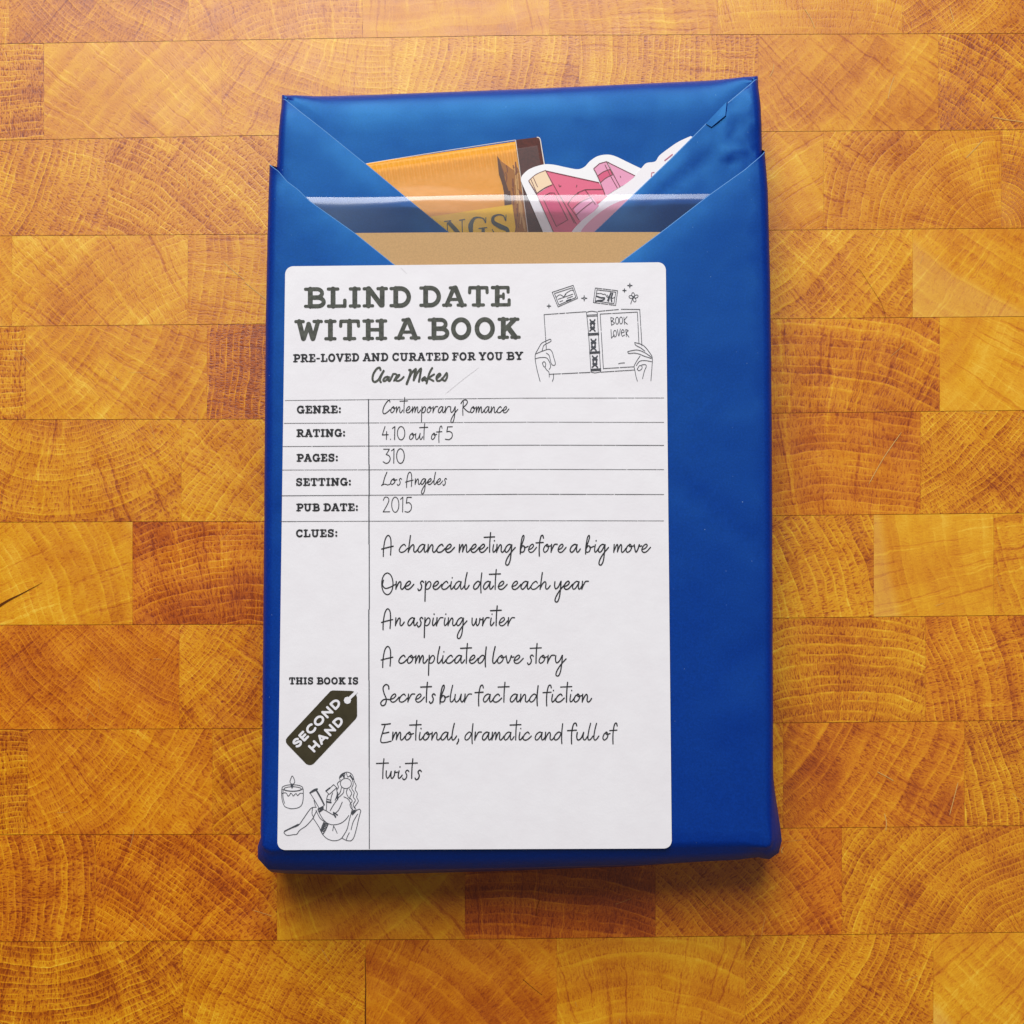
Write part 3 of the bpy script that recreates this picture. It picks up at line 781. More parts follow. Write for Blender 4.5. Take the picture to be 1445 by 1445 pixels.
# ---- slab-serif capitals: strokes in a box one cap-height tall, centre lines
def serif_glyph(ch):
    a, b, m = 0.09, 0.91, 0.5
    J = []   # (points, weight) weight 1 = stem, .62 = serif
    def st_(x, y0=a, y1=b): J.append(([(x, y0), (x, y1)], 1))
    def sf(x, y, l, r): J.append(([(x - l, y), (x + r, y)], .62))
    def pa(p, wt=1): J.append((p, wt))
    if ch == 'I': st_(.24); sf(.24, a, .18, .18); sf(.24, b, .18, .18); return .48, J
    if ch == 'B':
        st_(.24); sf(.24, a, .19, .2); sf(.24, b, .19, .2)
        pa([(.3, b)] + arc(.50, .715, .20, .195, 90, -90) + [(.3, .52)], .78); pa([(.3, .50)] + arc(.53, .295, .235, .205, 90, -90) + [(.3, a)], .84); return .80, J
    if ch == 'D': st_(.24); sf(.24, a, .19, .1); sf(.24, b, .19, .1); pa([(.28, b), (.42, b)] + arc(.42, .5, .33, .41, 90, -90, 20) + [(.28, a)], .9); return .82, J
    if ch == 'P': st_(.24); sf(.24, a, .19, .22); sf(.24, b, .19, .1); pa([(.28, b)] + arc(.5, .68, .23, .23, 90, -90) + [(.28, .45)], .85); return .76, J
    if ch == 'R': st_(.24); sf(.24, a, .19, .19); sf(.24, b, .19, .1); pa([(.28, b)] + arc(.5, .70, .21, .21, 90, -90) + [(.28, .49)], .85); pa([(.45, .48), (.62, .3), (.70, .12)], .9); sf(.74, a, .06, .13); return .88, J
    if ch == 'L': st_(.24); sf(.24, b, .19, .19); pa([(.06, a), (.70, a)], .66); pa([(.70, a), (.70, .36)], .72); return .76, J
    if ch == 'E': st_(.24); pa([(.05, a), (.70, a)], .66); pa([(.70, a), (.70, .32)], .66); pa([(.05, b), (.66, b)], .66); pa([(.66, b), (.66, .70)], .66); pa([(.24, .5), (.48, .5)], .62); pa([(.48, .40), (.48, .61)], .55); return .76, J
    if ch == 'F': st_(.24); sf(.24, a, .19, .19); pa([(.05, b), (.66, b)], .66); pa([(.66, b), (.66, .68)], .66); pa([(.24, .5), (.48, .5)], .62); pa([(.48, .39), (.48, .61)], .55); return .72, J
    if ch == 'T': st_(.40); sf(.40, a, .2, .2); pa([(.07, b), (.73, b)], .66); pa([(.07, b), (.06, .68)], .66); pa([(.73, b), (.74, .68)], .66); return .80, J
    if ch == 'H': st_(.22); st_(.72); pa([(.22, .5), (.72, .5)], .7); [sf(x, y, .17, .17) for x in (.22, .72) for y in (a, b)]; return .94, J
    if ch == 'N': st_(.20, a, b); st_(.74, .12, b); pa([(.22, b), (.70, .12)], 1); sf(.20, a, .17, .17); sf(.16, b, .13, .1); sf(.74, b, .17, .17); return .94, J
    if ch == 'A': pa([(.14, a), (.42, b)], .85); pa([(.48, b), (.74, a)], 1); pa([(.25, .36), (.64, .36)], .6); sf(.14, a, .12, .16); sf(.74, a, .16, .13); sf(.42, b, .14, .05); return .88, J
    if ch == 'W': pa([(.14, b), (.30, .10)], 1); pa([(.32, .10), (.50, .78)], .85); pa([(.50, .78), (.66, .10)], 1); pa([(.68, .10), (.86, b)], .85); sf(.14, b, .13, .16); sf(.86, b, .16, .13); return 1.0, J
    if ch == 'V': pa([(.14, b), (.42, .10)], 1); pa([(.46, .10), (.74, b)], .85); sf(.14, b, .12, .16); sf(.74, b, .16, .12); return .88, J
    if ch == 'Y': pa([(.14, b), (.42, .46)], 1); pa([(.70, b), (.42, .46)], .85); st_(.42, a, .46); sf(.42, a, .19, .19); sf(.14, b, .12, .15); sf(.70, b, .15, .12); return .84, J
    if ch == 'K': st_(.22); pa([(.68, b), (.28, .44)], .85); pa([(.40, .55), (.70, a)], 1); sf(.22, a, .17, .17); sf(.22, b, .17, .17); sf(.70, a, .15, .15); sf(.66, b, .15, .14); return .90, J
    if ch == 'O': pa(arc(.42, .5, .31, .41, 90, 450, 30), .92); return .84, J
    if ch == 'C': pa(arc(.44, .5, .32, .41, 40, 318, 22), .9); pa([(.70, .92), (.70, .68)], .6); return .80, J
    if ch == 'G': pa(arc(.44, .5, .32, .41, 40, 330, 22), .9); pa([(.70, .92), (.70, .68)], .6); pa([(.74, .10), (.74, .42)], .8); pa([(.56, .43), (.86, .43)], .6); return .88, J
    if ch == 'U': pa([(.22, b), (.22, .36)] + arc(.46, .34, .24, .25, 180, 360, 14) + [(.70, b)], .9); sf(.22, b, .17, .17); sf(.70, b, .17, .17); return .92, J
    if ch == 'S': pa(cr([(.62, .72), (.54, .88), (.36, .92), (.18, .84), (.14, .70), (.24, .57), (.44, .49), (.60, .40), (.64, .26), (.54, .12), (.36, .08), (.18, .15), (.12, .30)], 4), .84); pa([(.66, .93), (.65, .70)], .55); pa([(.11, .07), (.11, .30)], .55); return .76, J
    if ch == ':': pa([(.16, .16)], 1.1); pa([(.16, .62)], 1.1); return .32, J
    if ch == '-': pa([(.08, .42), (.36, .42)], .7); return .44, J
    return .4, J
def serif_word(ink, word, x0, x1, yb0, yb1, cap, wt, track=.09, sk=0.0):
    """word between px x0..x1 on a baseline running from yb0 to yb1"""
    gl = [serif_glyph(c) for c in word]
    tot = sum(g[0] for g in gl) + track * (len(gl) - 1)
    f = (x1 - x0) / tot; x = 0.0
    for adv, J in gl:
        for pts, wgt in J:
            q = []
            for px_, py_ in pts:
                X = x0 + (x + px_) * f; t = (X - x0) / (x1 - x0)
                q.append((X + sk * py_ * cap, yb0 + (yb1 - yb0) * t - py_ * cap))
            ink.line(q, wt * wgt)
        x += adv + track

def zx(cx, cy, k, pts): return [(cx + x / k, cy + y / k) for x, y in pts]

h = Ink(ZI)
Z3 = (395, 365, 4.014)
def hw(ink, word, a, b, y0, y1, cap, wt):
    cx, cy, k = Z3; serif_word(ink, word, cx + a / k, cx + b / k, cy + y0 / k, cy + y1 / k, cap / k, wt)
hw(h, "BLIND", 137, 740, 280, 275, 118, 6.9); hw(h, "DATE", 790, 1307, 274, 271, 119, 6.9)
h.make("heading_line", INK_G, label); h = Ink(ZI)
hw(h, "WITH", 88, 607, 465, 461, 120, 6.9); hw(h, "A", 652, 790, 460, 459, 124, 7.0); hw(h, "BOOK", 838, 1363, 459, 455, 124, 7.0)
h.make("heading_line", INK_G, label)
h = Ink(ZI)
for wd, a, b, y0, y1 in (("PRE-LOVED", 75, 447, 587, 581), ("AND", 470, 612, 581, 579), ("CURATED", 635, 955, 579, 577), ("FOR", 975, 1107, 577, 575), ("YOU", 1127, 1262, 575, 574), ("BY", 1283, 1377, 574, 572)):
    hw(h, wd, a, b, y0, y1, 46, 2.75)
h.make("subheading", INK_K, label)
# signature
h = Ink(ZI); k4 = 1445 / 135.0
def sg(pts, w0): h.line(cr(zx(515, 515, k4, pts), 5), w0)
sg([(235, 75), (220, 40), (175, 60), (125, 140), (115, 220), (145, 255), (200, 225), (245, 150), (290, 78), (255, 140), (225, 220), (240, 258)], 3.0)
sg([(340, 175), (300, 190), (275, 230), (300, 242), (345, 205), (365, 175), (350, 225), (372, 240), (400, 190), (425, 135)], 2.7)
sg([(425, 135), (460, 135), (480, 160), (440, 235), (500, 180), (520, 150), (480, 165), (455, 220), (500, 240), (550, 215), (585, 178)], 2.6)
sg([(670, 75), (690, 85), (680, 150), (630, 285)], 3.4); sg([(640, 260), (700, 130), (770, 60), (750, 140), (735, 230)], 3.0); sg([(735, 230), (790, 120), (845, 55), (835, 140), (815, 250)], 3.0)
sg([(905, 180), (865, 210), (870, 235), (920, 190), (905, 225), (925, 240)], 2.6); sg([(1015, 45), (970, 130), (930, 275)], 2.8); sg([(1045, 140), (965, 195), (1000, 220), (1035, 240)], 2.6)
sg([(1085, 200), (1140, 150), (1120, 130), (1080, 180), (1090, 235), (1140, 230), (1190, 180), (1235, 120), (1240, 180), (1210, 235), (1180, 225), (1160, 205)], 2.7)
h.make("signature", INK_G, label)
# ruled lines
h = Ink(ZI); Z5 = (390, 550, 4.1286)
for i, (yl, yr, wd) in enumerate(((62, 48, .9), (195, 188, .9), (330, 322, 1.15), (467, 463, .95), (617, 608, 1.15), (767, 762, .95))):
    wd *= .68; xl = 402 - i * 1.4; yl2, yr2 = 550 + yl / 4.1286, 550 + yr / 4.1286
    n = 60; x = xl; end = 937
    while x < end:
        L = random.uniform(14, 60); e_ = min(x + L, end)
        f0, f1 = (x - 400) / 340, (e_ - 400) / 340
        yy = lambda f: yl2 + (yr2 - yl2) * min(f, 1) + max(0, f - 1) * (.6 if i else -.3)
        h.line([(x, yy(f0)), (e_, yy(f1))], wd * random.uniform(.85, 1.1), False); x = e_ + random.uniform(.0, .9)
pts = [(519.6, 563), (520.6, 700), (520.7, 850), (520.4, 1000), (520.6, 1198)]
for (y0, y1, wd, x) in ((563, 601, 1.4, 520), (601, 655, 1.5, 520.4), (655, 700, 1.6, 520.8), (700, 768, 1.6, 520.6), (768, 860, 1.3, 521), (860, 960, 1.5, 520.4), (960, 1083, 1.4, 520.8), (1083, 1198, 1.1, 521)):
    h.line([(x, y0), (x + .1, y1)], wd, False)
h.make("ruled_table", INK_S, label)
# row names
h = Ink(ZI)
for wd, a, b, y0, y1 in (("GENRE:", 118, 378, 138, 136), ("RATING:", 117, 402, 275, 273), ("PAGES:", 118, 360, 419, 417), ("SETTING:", 113, 436, 560, 558), ("PUB", 116, 250, 708, 707), ("DATE:", 274, 477, 707, 706), ("CLUES:", 113, 357, 859, 857)):
    cx, cy, k = Z5; serif_word(h, wd, cx + a / k, cx + b / k, cy + y0 / k, cy + y1 / k, 45 / k, 2.85)
    if wd != "PUB": h.make("row_name", INK_K, label); h = Ink(ZI)
Z8 = (380, 940, 5.35)
for wd, a, b in (("THIS", 150, 332), ("BOOK", 358, 577), ("IS", 595, 672)):
    cx, cy, k = Z8; serif_word(h, wd, cx + a / k, cx + b / k, cy + 137 / k, cy + 137 / k, 53 / k, 2.6)
h.make("tag_heading", INK_K, label)

# ---- thin script hand, x-height = 1
G = {
 'a': (1.22, [[(.95, .88), (.66, 1.0), (.28, .72), (.10, .25), (.28, .0), (.60, .25), (.95, .88)], [(.97, .95), (.88, .45), (.92, .06), (1.10, .06), (1.35, .42)]]),
 'b': (1.15, [[(.12, -.22), (.14, .6), (.36, 1.8), (.58, 2.12), (.62, 1.75), (.30, .85), (.14, .1), (.14, .02)], [(.14, .35), (.45, .8), (.75, .62), (.62, .12), (.3, .0), (.14, .12)], [(.66, .60), (.9, .62), (1.2, .75)]]),
 'c': (1.08, [[(.88, .80), (.70, 1.0), (.32, .72), (.10, .25), (.30, .0), (.70, .08), (1.15, .5)]]),
 'd': (1.22, [[(.92, .85), (.62, 1.0), (.20, .60), (.10, .18), (.30, .0), (.65, .25), (.95, .85)], [(1.12, 2.05), (1.02, 1.1), (.99, .2), (1.02, -.45)]]),
 'e': (1.12, [[(.10, .32), (.52, .48), (.80, .80), (.66, 1.02), (.32, .78), (.12, .30), (.32, .0), (.72, .08), (1.22, .62)]]),
 'f': (.95, [[(1.05, 1.78), (.95, 2.12), (.70, 1.98), (.52, 1.2), (.46, .3), (.48, -.48)], [(.02, 1.18), (1.02, 1.24)]]),
 'g': (1.25, [[(.95, .88), (.66, 1.0), (.28, .72), (.10, .25), (.28, .0), (.60, .25), (.95, .90)], [(1.0, .95), (.92, .1), (.78, -1.0), (.50, -1.58), (.20, -1.50), (.30, -.95), (.80, -.15), (1.45, .60)]]),
 'h': (1.25, [[(.42, 2.1), (.28, 1.1), (.14, .0)], [(.14, .08), (.42, .65), (.72, .95), (.86, .75), (.82, .22), (.95, .02), (1.14, .12), (1.38, .45)]]),
 'i': (.55, [[(.26, .95), (.16, .35), (.22, .02), (.42, .12), (.62, .42)], [(.36, 1.42), (.37, 1.47)]]),
 'k': (1.1, []),
 'l': (.66, [[(.50, 2.1), (.30, 1.2), (.20, .3), (.30, .0), (.52, .12), (.76, .5)]]),
 'm': (1.55, [[(.16, .98), (.10, .0)], [(.11, .1), (.38, .75), (.54, .98), (.62, .75), (.56, .05)], [(.57, .1), (.82, .72), (1.0, .98), (1.10, .75), (1.06, .2), (1.18, .0), (1.40, .15), (1.62, .48)]]),
 'n': (1.12, [[(.16, .98), (.10, .0)], [(.11, .1), (.40, .72), (.62, .96), (.74, .74), (.70, .2), (.84, .0), (1.04, .12), (1.26, .45)]]),
 'o': (1.02, [[(.62, 1.0), (.28, .75), (.10, .28), (.28, .0), (.62, .20), (.80, .62), (.66, .98), (.52, .95), (.62, .70), (1.1, .82)]]),
 'p': (1.12, [[(.30, 1.0), (.24, .0), (.20, -1.5)], [(.24, .15), (.48, .75), (.76, .98), (.96, .72), (.82, .22), (.50, .0), (.26, .12)]]),
 'r': (.98, [[(.20, 1.0), (.12, .0)], [(.13, .1), (.36, .60), (.62, .98), (.98, 1.0)]]),
 's': (.82, [[(.84, .88), (.66, 1.04), (.46, .80), (.60, .40), (.50, .0), (.24, -.16), (.12, .04)]]),
 't': (.62, [[(.48, 2.48), (.38, 1.3), (.34, .0)], [(-.38, 1.88), (1.0, 1.94)]]),
 'u': (1.15, [[(.16, .95), (.10, .35), (.26, .0), (.60, .25), (.86, .92)], [(.88, .98), (.80, .35), (.92, .02), (1.10, .10), (1.30, .45)]]),
 'v': (.95, [[(.12, .95), (.22, .30), (.34, .02), (.58, .40), (.74, .95), (.80, .76), (1.05, .80)]]),
 'w': (1.35, [[(.14, .95), (.12, .35), (.26, .02), (.50, .30), (.70, .88)], [(.70, .88), (.66, .25), (.80, .0), (1.05, .35), (1.12, .92), (1.20, .74), (1.42, .80)]]),
 'y': (1.25, [[(.16, .95), (.12, .40), (.28, .05), (.64, .35), (.92, .95)], [(.98, 1.0), (.90, .1), (.74, -1.0), (.48, -1.58), (.18, -1.48), (.30, -.95), (.80, -.15), (1.42, .55)]]),
 'A': (1.75, [[(.22, -.52), (.26, .5), (.48, 1.65), (.84, 2.12), (1.16, 1.70), (1.20, .6), (1.14, -.36)], [(.02, .40), (.7, .58), (1.48, .76)]]),
 'C': (1.45, [[(1.42, 1.75), (1.30, 2.05), (.90, 1.80), (.36, 1.0), (.14, .2), (.36, -.18), (.90, .05), (1.42, .5)]]),
 'R': (1.65, [[(.42, 1.8), (.30, .6), (.32, -.42)], [(-.05, 1.5), (.35, 2.0), (.95, 2.08), (1.15, 1.70), (.80, 1.20), (.32, .92)], [(.36, .92), (.9, .42), (1.4, .12), (1.75, .15)]]),
 'L': (1.35, [[(.85, 2.1), (.50, 1.2), (.22, .1), (.0, -.18)], [(.02, -.10), (.5, .05), (1.0, -.08), (1.4, .1)]]),
 'S': (1.2, [[(1.12, 1.62), (1.08, 2.02), (.74, 2.2), (.40, 1.80), (.52, 1.10), (.80, .35), (.66, -.30), (.28, -.46), (.10, -.12), (.44, .28), (.90, .34), (1.3, .28)]]),
 'O': (1.75, [arc(.80, .68, .70, 1.36, 70, 430, 24), [(.32, 1.15), (.20, .55), (.52, .12), (1.05, .22), (1.82, .62)]]),
 'E': (1.5, [[(.30, 1.95), (.85, 1.98), (1.35, 2.05)], [(.72, 1.95), (.45, 1.1), (.20, .2), (.24, -.28), (.70, -.32), (1.45, -.14)], [(.36, .82), (.75, .88), (1.15, .98)]]),
 '0': (1.3, [arc(.62, 1.0, .50, 1.05, 90, 450, 22)]),
 '1': (.6, [[(.05, 1.75), (.38, 2.05)], [(.38, 2.05), (.34, -.02)]]),
 '2': (1.15, [[(.10, 1.60), (.30, 2.0), (.70, 2.0), (.88, 1.6), (.60, .9), (.08, .0)], [(.08, .0), (1.0, .02)]]),
 '3': (1.1, [[(.12, 1.98), (.88, 1.98)], [(.88, 1.98), (.45, 1.22)], [(.45, 1.22), (.82, 1.05), (.98, .6), (.78, .1), (.42, -.05), (.06, .18)]]),
 '4': (.95, [[(.42, 2.05), (.05, .72)], [(.05, .72), (.85, .76)], [(.64, 1.25), (.60, .0)]]),
 '5': (1.1, [[(.98, 2.02), (.36, 2.0)], [(.36, 2.0), (.26, 1.2)], [(.26, 1.2), (.62, 1.28), (.95, .95), (.92, .35), (.55, -.02), (.06, .05)]]),
 '.': (.42, [[(.20, .02), (.21, .06)]]),
 ',': (.6, [[(.34, .12), (.32, -.15), (.14, -.5)]]),
}
def script(ink, word, x0, x1, yb, xh, wt):
    xs = []; x = 0.0; lay = []
    for ch in word:
        adv, st_ = G[ch]
        for l in st_:
            q = [(x + a, b) for a, b in l]; lay.append(q); xs += [p[0] for p in (cr(q, 3))]
        x += adv
    lo, hi = min(xs), max(xs); f = (x1 - x0) / (hi - lo)
    for q in lay: ink.line(cr([(x0 + (a - lo) * f, yb - b * xh) for a, b in q], 6), wt * random.uniform(.92, 1.08))
def sw(ink, Z, yb, words, xh, wt):
    cx, cy, k = Z
    for wd, a, b in words: script(ink, wd, cx + a / k, cx + b / k, cy + yb / k, xh, wt)
h = Ink(ZI)
sw(h, Z5, 133, [("Contemporary", 620, 1057), ("Romance", 1075, 1355)], 8.6, 1.25); h.make("row_entry", INK_K, label); h = Ink(ZI)
sw(h, Z5, 289, [("4.10", 617, 748), ("out", 775, 882), ("of", 903, 965), ("5", 984, 1025)], 8.9, 1.25); h.make("row_entry", INK_K, label); h = Ink(ZI)
sw(h, Z5, 426, [("310", 622, 745)], 9.8, 1.2); h.make("row_entry", INK_K, label); h = Ink(ZI)
sw(h, Z5, 551, [("Los", 613, 730), ("Angeles", 752, 992)], 8.2, 1.25); h.make("row_entry", INK_K, label); h = Ink(ZI)
sw(h, Z5, 711, [("2015", 622, 787)], 10.2, 1.2); h.make("row_entry", INK_K, label); h = Ink(ZI)
h = Ink(ZI); Z6 = (525, 740, 3.5244); Z7 = (525, 940, 3.5244); W6, X6 = 1.72, 11.2
sw(h, Z6, 138, [("A", 48, 105), ("chance", 135, 410), ("meeting", 433, 712), ("before", 737, 965), ("a", 985, 1036), ("big", 1062, 1176), ("move", 1202, 1385)], X6, W6); h.make("clue_line", INK_K, label); h = Ink(ZI)
sw(h, Z6, 322, [("One", 48, 208), ("special", 228, 483), ("date", 505, 672), ("each", 695, 886), ("year", 908, 1076)], X6, W6); h.make("clue_line", INK_K, label); h = Ink(ZI)
sw(h, Z6, 503, [("An", 47, 160), ("aspiring", 178, 472), ("writer", 497, 709)], X6, W6); h.make("clue_line", INK_K, label); h = Ink(ZI)
sw(h, Z6, 690, [("A", 45, 103), ("complicated", 133, 568), ("love", 600, 752), ("story", 773, 965)], X6, W6); h.make("clue_line", INK_K, label); h = Ink(ZI)
sw(h, Z7, 178, [("Secrets", 43, 314), ("blur", 338, 495), ("fact", 512, 682), ("and", 687, 826), ("fiction", 850, 1092)], X6, W6); h.make("clue_line", INK_K, label); h = Ink(ZI)
sw(h, Z7, 367, [("Emotional,", 43, 430), ("dramatic", 462, 792), ("and", 811, 948), ("full", 972, 1128), ("of", 1148, 1219)], X6, W6); h.make("clue_line", INK_K, label); h = Ink(ZI)
sw(h, Z7, 558, [("twists", 22, 245)], X6, W6); h.make("clue_line", INK_K, label); h = Ink(ZI)

# ---- printed price tag shape
h = Ink(ZI); k = 5.35
h.fan(zx(380, 940, k, [(478, 183), (622, 187), (640, 192), (655, 210), (662, 235), (663, 375), (655, 395), (335, 736), (318, 745), (298, 746), (278, 738), (135, 590), (125, 572), (126, 552), (138, 535), (460, 190)]))
h.make("printed_tag", INK_O, label)
h = Ink(ZI + .0005)
h.line(zx(380, 940, k, [(590, 258)]), 10.4); h.line(zx(380, 940, k, [(600, 248), (655, 196)]), 4.2)
def sans(ch):
    if ch == 'S': return .62, [cr([(.56, .76), (.44, .90), (.26, .92), (.12, .80), (.14, .64), (.32, .53), (.50, .42), (.56, .26), (.44, .10), (.24, .08), (.08, .22)], 4)]
    if ch == 'E': return .60, [[(.1, .08), (.1, .92)], [(.1, .08), (.52, .08)], [(.1, .5), (.48, .5)], [(.1, .92), (.52, .92)]]
    if ch == 'C': return .76, [arc(.46, .5, .37, .42, 50, 310, 18)]
    if ch == 'O': return .90, [arc(.45, .5, .37, .42, 90, 450, 26)]
    if ch == 'N': return .80, [[(.1, .06), (.1, .94)], [(.1, .92), (.66, .08)], [(.66, .06), (.66, .94)]]
    if ch == 'D': return .78, [[(.1, .08), (.1, .92)], [(.1, .92), (.30, .92)] + arc(.30, .5, .38, .42, 90, -90, 16) + [(.1, .08)]]
    if ch == 'H': return .78, [[(.1, .06), (.1, .94)], [(.66, .06), (.66, .94)], [(.1, .5), (.66, .5)]]
    if ch == 'A': return .80, [[(.04, .06), (.37, .94)], [(.37, .94), (.70, .06)], [(.16, .32), (.58, .32)]]
def sans_run(word, p0, p1, cap, wt):
    gl = [sans(c) for c in word]; tot = sum(g[0] for g in gl) + .14 * (len(gl) - 1) - .12
    d = Vector(p1) - Vector(p0); L = d.length; d /= L; nrm = Vector((d.y, -d.x)); f = L / tot; x = 0
    for adv, ss in gl:
        for l in ss:
            q = [Vector(p0) + d * (x + a) * f + nrm * b * cap for a, b in l]; h.line([tuple(a) for a in q], wt)
        x += adv + .14
sans_run("SECOND", zx(380, 940, k, [(212, 620)])[0], zx(380, 940, k, [(540, 290)])[0], 11.6, 3.3)
sans_run("HAND", zx(380, 940, k, [(336, 652)])[0], zx(380, 940, k, [(560, 425)])[0], 11.6, 3.3)
h.make("tag_lettering", WHITE_P, label)

# ---- line drawing: hands holding an open book
def draw(name, org, k, lines, wd, smooth=True):
    q = Ink(ZI)
    for l in lines:
        w_ = wd; s_ = smooth
        if isinstance(l, tuple): l, w_ = l[0], l[1]
        p = zx(org[0], org[1], k, l)
        q.line(cr(p, 4) if s_ and len(p) > 2 else p, w_)
    return q.make(name, INK_S, label)
def dashed(a, b, gaps):
    out = []; last = 0
    for g0, g1 in gaps + [(1, 1)]:
        out.append([(a[0] + (b[0] - a[0]) * last, a[1] + (b[1] - a[1]) * last), (a[0] + (b[0] - a[0]) * g0, a[1] + (b[1] - a[1]) * g0)]); last = g1
    return out
D = []
D += dashed((215, 452), (602, 425), [(.34, .37), (.5, .53)]) + dashed((215, 452), (236, 770), [(.3, .33), (.62, .65)]) + dashed((262, 1005), (642, 987), [(.28, .31), (.7, .73)])
D += [[(608, 430), (628, 640), (650, 982)], [(708, 428), (722, 700), (740, 982)], [(608, 430), (655, 420), (708, 428)], [(650, 985), (690, 992), (740, 982)]]
for y in (455, 467): D.append([(610 + (y - 430) * .075, y + 2), (709 + (y - 430) * .058, y - 3)])
for y in (627, 640, 798, 810, 957, 970): D.append(([(610 + (y - 430) * .075, y + 2), (709 + (y - 430) * .058, y - 3)], 1.5))
for cx, cy in ((664, 552), (673, 732), (686, 888)):
    for s_ in (-1, 1):
        D.append(([(cx - 22 * s_, cy - 52), (cx - 10 * s_, cy - 34), (cx + 17 * s_, cy), (cx - 8 * s_, cy + 34), (cx - 24 * s_, cy + 52)], 2.0)); D.append(([(cx - 20 * s_, cy - 18), (cx, cy - 36), (cx + 20 * s_, cy - 18)], 2.2)); D.append(([(cx - 18 * s_, cy + 20), (cx, cy + 34), (cx + 18 * s_, cy + 20)], 2.2))
D += dashed((715, 422), (905, 404), [(.35, .39), (.75, .79)]) + [[(930, 402), (1102, 404)]] + dashed((1102, 404), (1122, 740), [(.45, .48)]) + dashed((742, 985), (1050, 965), [(.4, .43), (.7, .72)])
D += dashed((735, 447), (1080, 428), [(.3, .33)]) + dashed((1080, 428), (1094, 715), [(.3, .35), (.6, .63)]) + dashed((735, 447), (765, 955), [(.3, .33), (.7, .72)]) + dashed((765, 952), (1050, 935), [(.5, .54)])
D += [[(905, 907), (930, 901), (962, 899)]]
D += [[(833, 478), (840, 550)], [(833, 478), (862, 490), (840, 512)], [(840, 512), (868, 530), (840, 550)], arc(892, 508, 15, 32, 0, 360, 12), arc(928, 506, 15, 32, 0, 360, 12), [(955, 475), (960, 540)], [(985, 470), (958, 510), (988, 540)]]
D += [[(835, 590), (840, 670)], [(840, 668), (868, 640)], arc(872, 628, 15, 30, 0, 360, 12), [(895, 590), (908, 650), (922, 585)], [(930, 620), (958, 612), (945, 590), (930, 615), (940, 650), (962, 640)], [(972, 590), (978, 655)], [(972, 590), (995, 600), (978, 622), (1002, 660)]]
D += [[(135, 815), (160, 770), (190, 720), (230, 698), (270, 680), (280, 692), (270, 705), (215, 735), (203, 765), (195, 792)], [(135, 818), (200, 790), (260, 773), (288, 795), (305, 850), (320, 905), (308, 922), (285, 912), (272, 870), (262, 830), (235, 808)],
      [(135, 860), (180, 850), (235, 852), (260, 880), (276, 930), (262, 960)], [(135, 815), (132, 860), (145, 940), (162, 1010), (178, 1070)], [(200, 900), (215, 888), (230, 905), (225, 935), (212, 932), (200, 905)], [(222, 938), (240, 965), (260, 985), (263, 1030)], [(300, 1000), (303, 1035), (292, 1070)]]
D += [[(1055, 710), (1110, 725), (1150, 750), (1190, 800), (1218, 850), (1215, 940), (1205, 1065)], [(1055, 712), (1065, 735), (1110, 760), (1150, 790)], [(990, 795), (1030, 785), (1085, 780), (1150, 805), (1215, 850)], [(990, 797), (1002, 812), (1050, 808), (1100, 818), (1140, 835), (1210, 858)],
      [(1105, 835), (1075, 880), (1050, 930), (1056, 965), (1066, 1020), (1080, 1068)], [(1070, 925), (1100, 885), (1150, 878), (1212, 888)], [(1078, 958), (1100, 925), (1122, 930), (1120, 955), (1095, 972), (1078, 958)], [(1120, 918), (1150, 915), (1163, 930), (1145, 975), (1128, 1045)]]
D += [[(290, 245), (485, 180)], [(485, 180), (526, 300)], [(526, 300), (345, 380)], [(345, 380), (290, 245)], [(312, 256), (478, 202)], [(478, 202), (510, 292)], [(510, 292), (352, 362)], [(352, 362), (312, 256)],
      [(328, 292), (350, 272), (372, 270), (398, 285), (412, 262), (432, 245), (470, 225), (490, 232)], [(395, 290), (418, 262)], [(345, 310), (482, 262)], [(360, 332), (388, 322)], ([(425, 325), (462, 312)], 2.2), [(430, 300), (480, 282)]]
D += dashed((690, 205), (897, 230), [(.3, .34), (.7, .74)]) + dashed((897, 230), (878, 366), [(.5, .55)]) + dashed((878, 366), (672, 340), [(.3, .35), (.66, .7)]) + dashed((672, 340), (690, 205), [(.5, .56)])
D += [[(705, 222), (880, 244)], [(880, 244), (862, 350)], [(862, 350), (690, 325)], [(690, 325), (705, 222)], [(700, 258), (740, 255), (765, 265), (780, 262), (800, 290)], ([(700, 280), (740, 295), (775, 298), (760, 318), (720, 322), (692, 330)], 2.0), ([(835, 250), (820, 290), (812, 325)], 2.0), ([(850, 255), (838, 300), (842, 330)], 2.0), [(800, 270), (812, 290), (800, 325)], [(800, 290), (850, 300), (868, 290)]]
for cx, cy, r_ in ((587, 300, 26), (260, 373, 18), (1010, 182, 22), (960, 228, 17)):
    D += [[(cx, cy - r_), (cx + r_ * .2, cy - r_ * .2), (cx + r_, cy), (cx + r_ * .2, cy + r_ * .2), (cx, cy + r_), (cx - r_ * .2, cy + r_ * .2), (cx - r_, cy), (cx - r_ * .2, cy - r_ * .2), (cx, cy - r_)]]
for a in (-100, -20, 70, 190):
    ca, sa = math.cos(math.radians(a)), math.sin(math.radians(a)); D.append([(1045 + ca * 8 + (ca * 20 * math.cos(t) - sa * 13 * math.sin(t)) + ca * 16, 292 + sa * 8 + (sa * 20 * math.cos(t) + ca * 13 * math.sin(t)) + sa * 16) for t in [i * math.pi / 6 for i in range(13)]])
D += [[(1045, 295), (1030, 318), (1018, 352)], ([(1036, 300), (1052, 282)], 2.0)]
D = [([tuple(p) for p in l[0]], l[1]) if isinstance(l, tuple) else l for l in D]
draw("book_sketch", (735, 375), 6.568, D, .88)
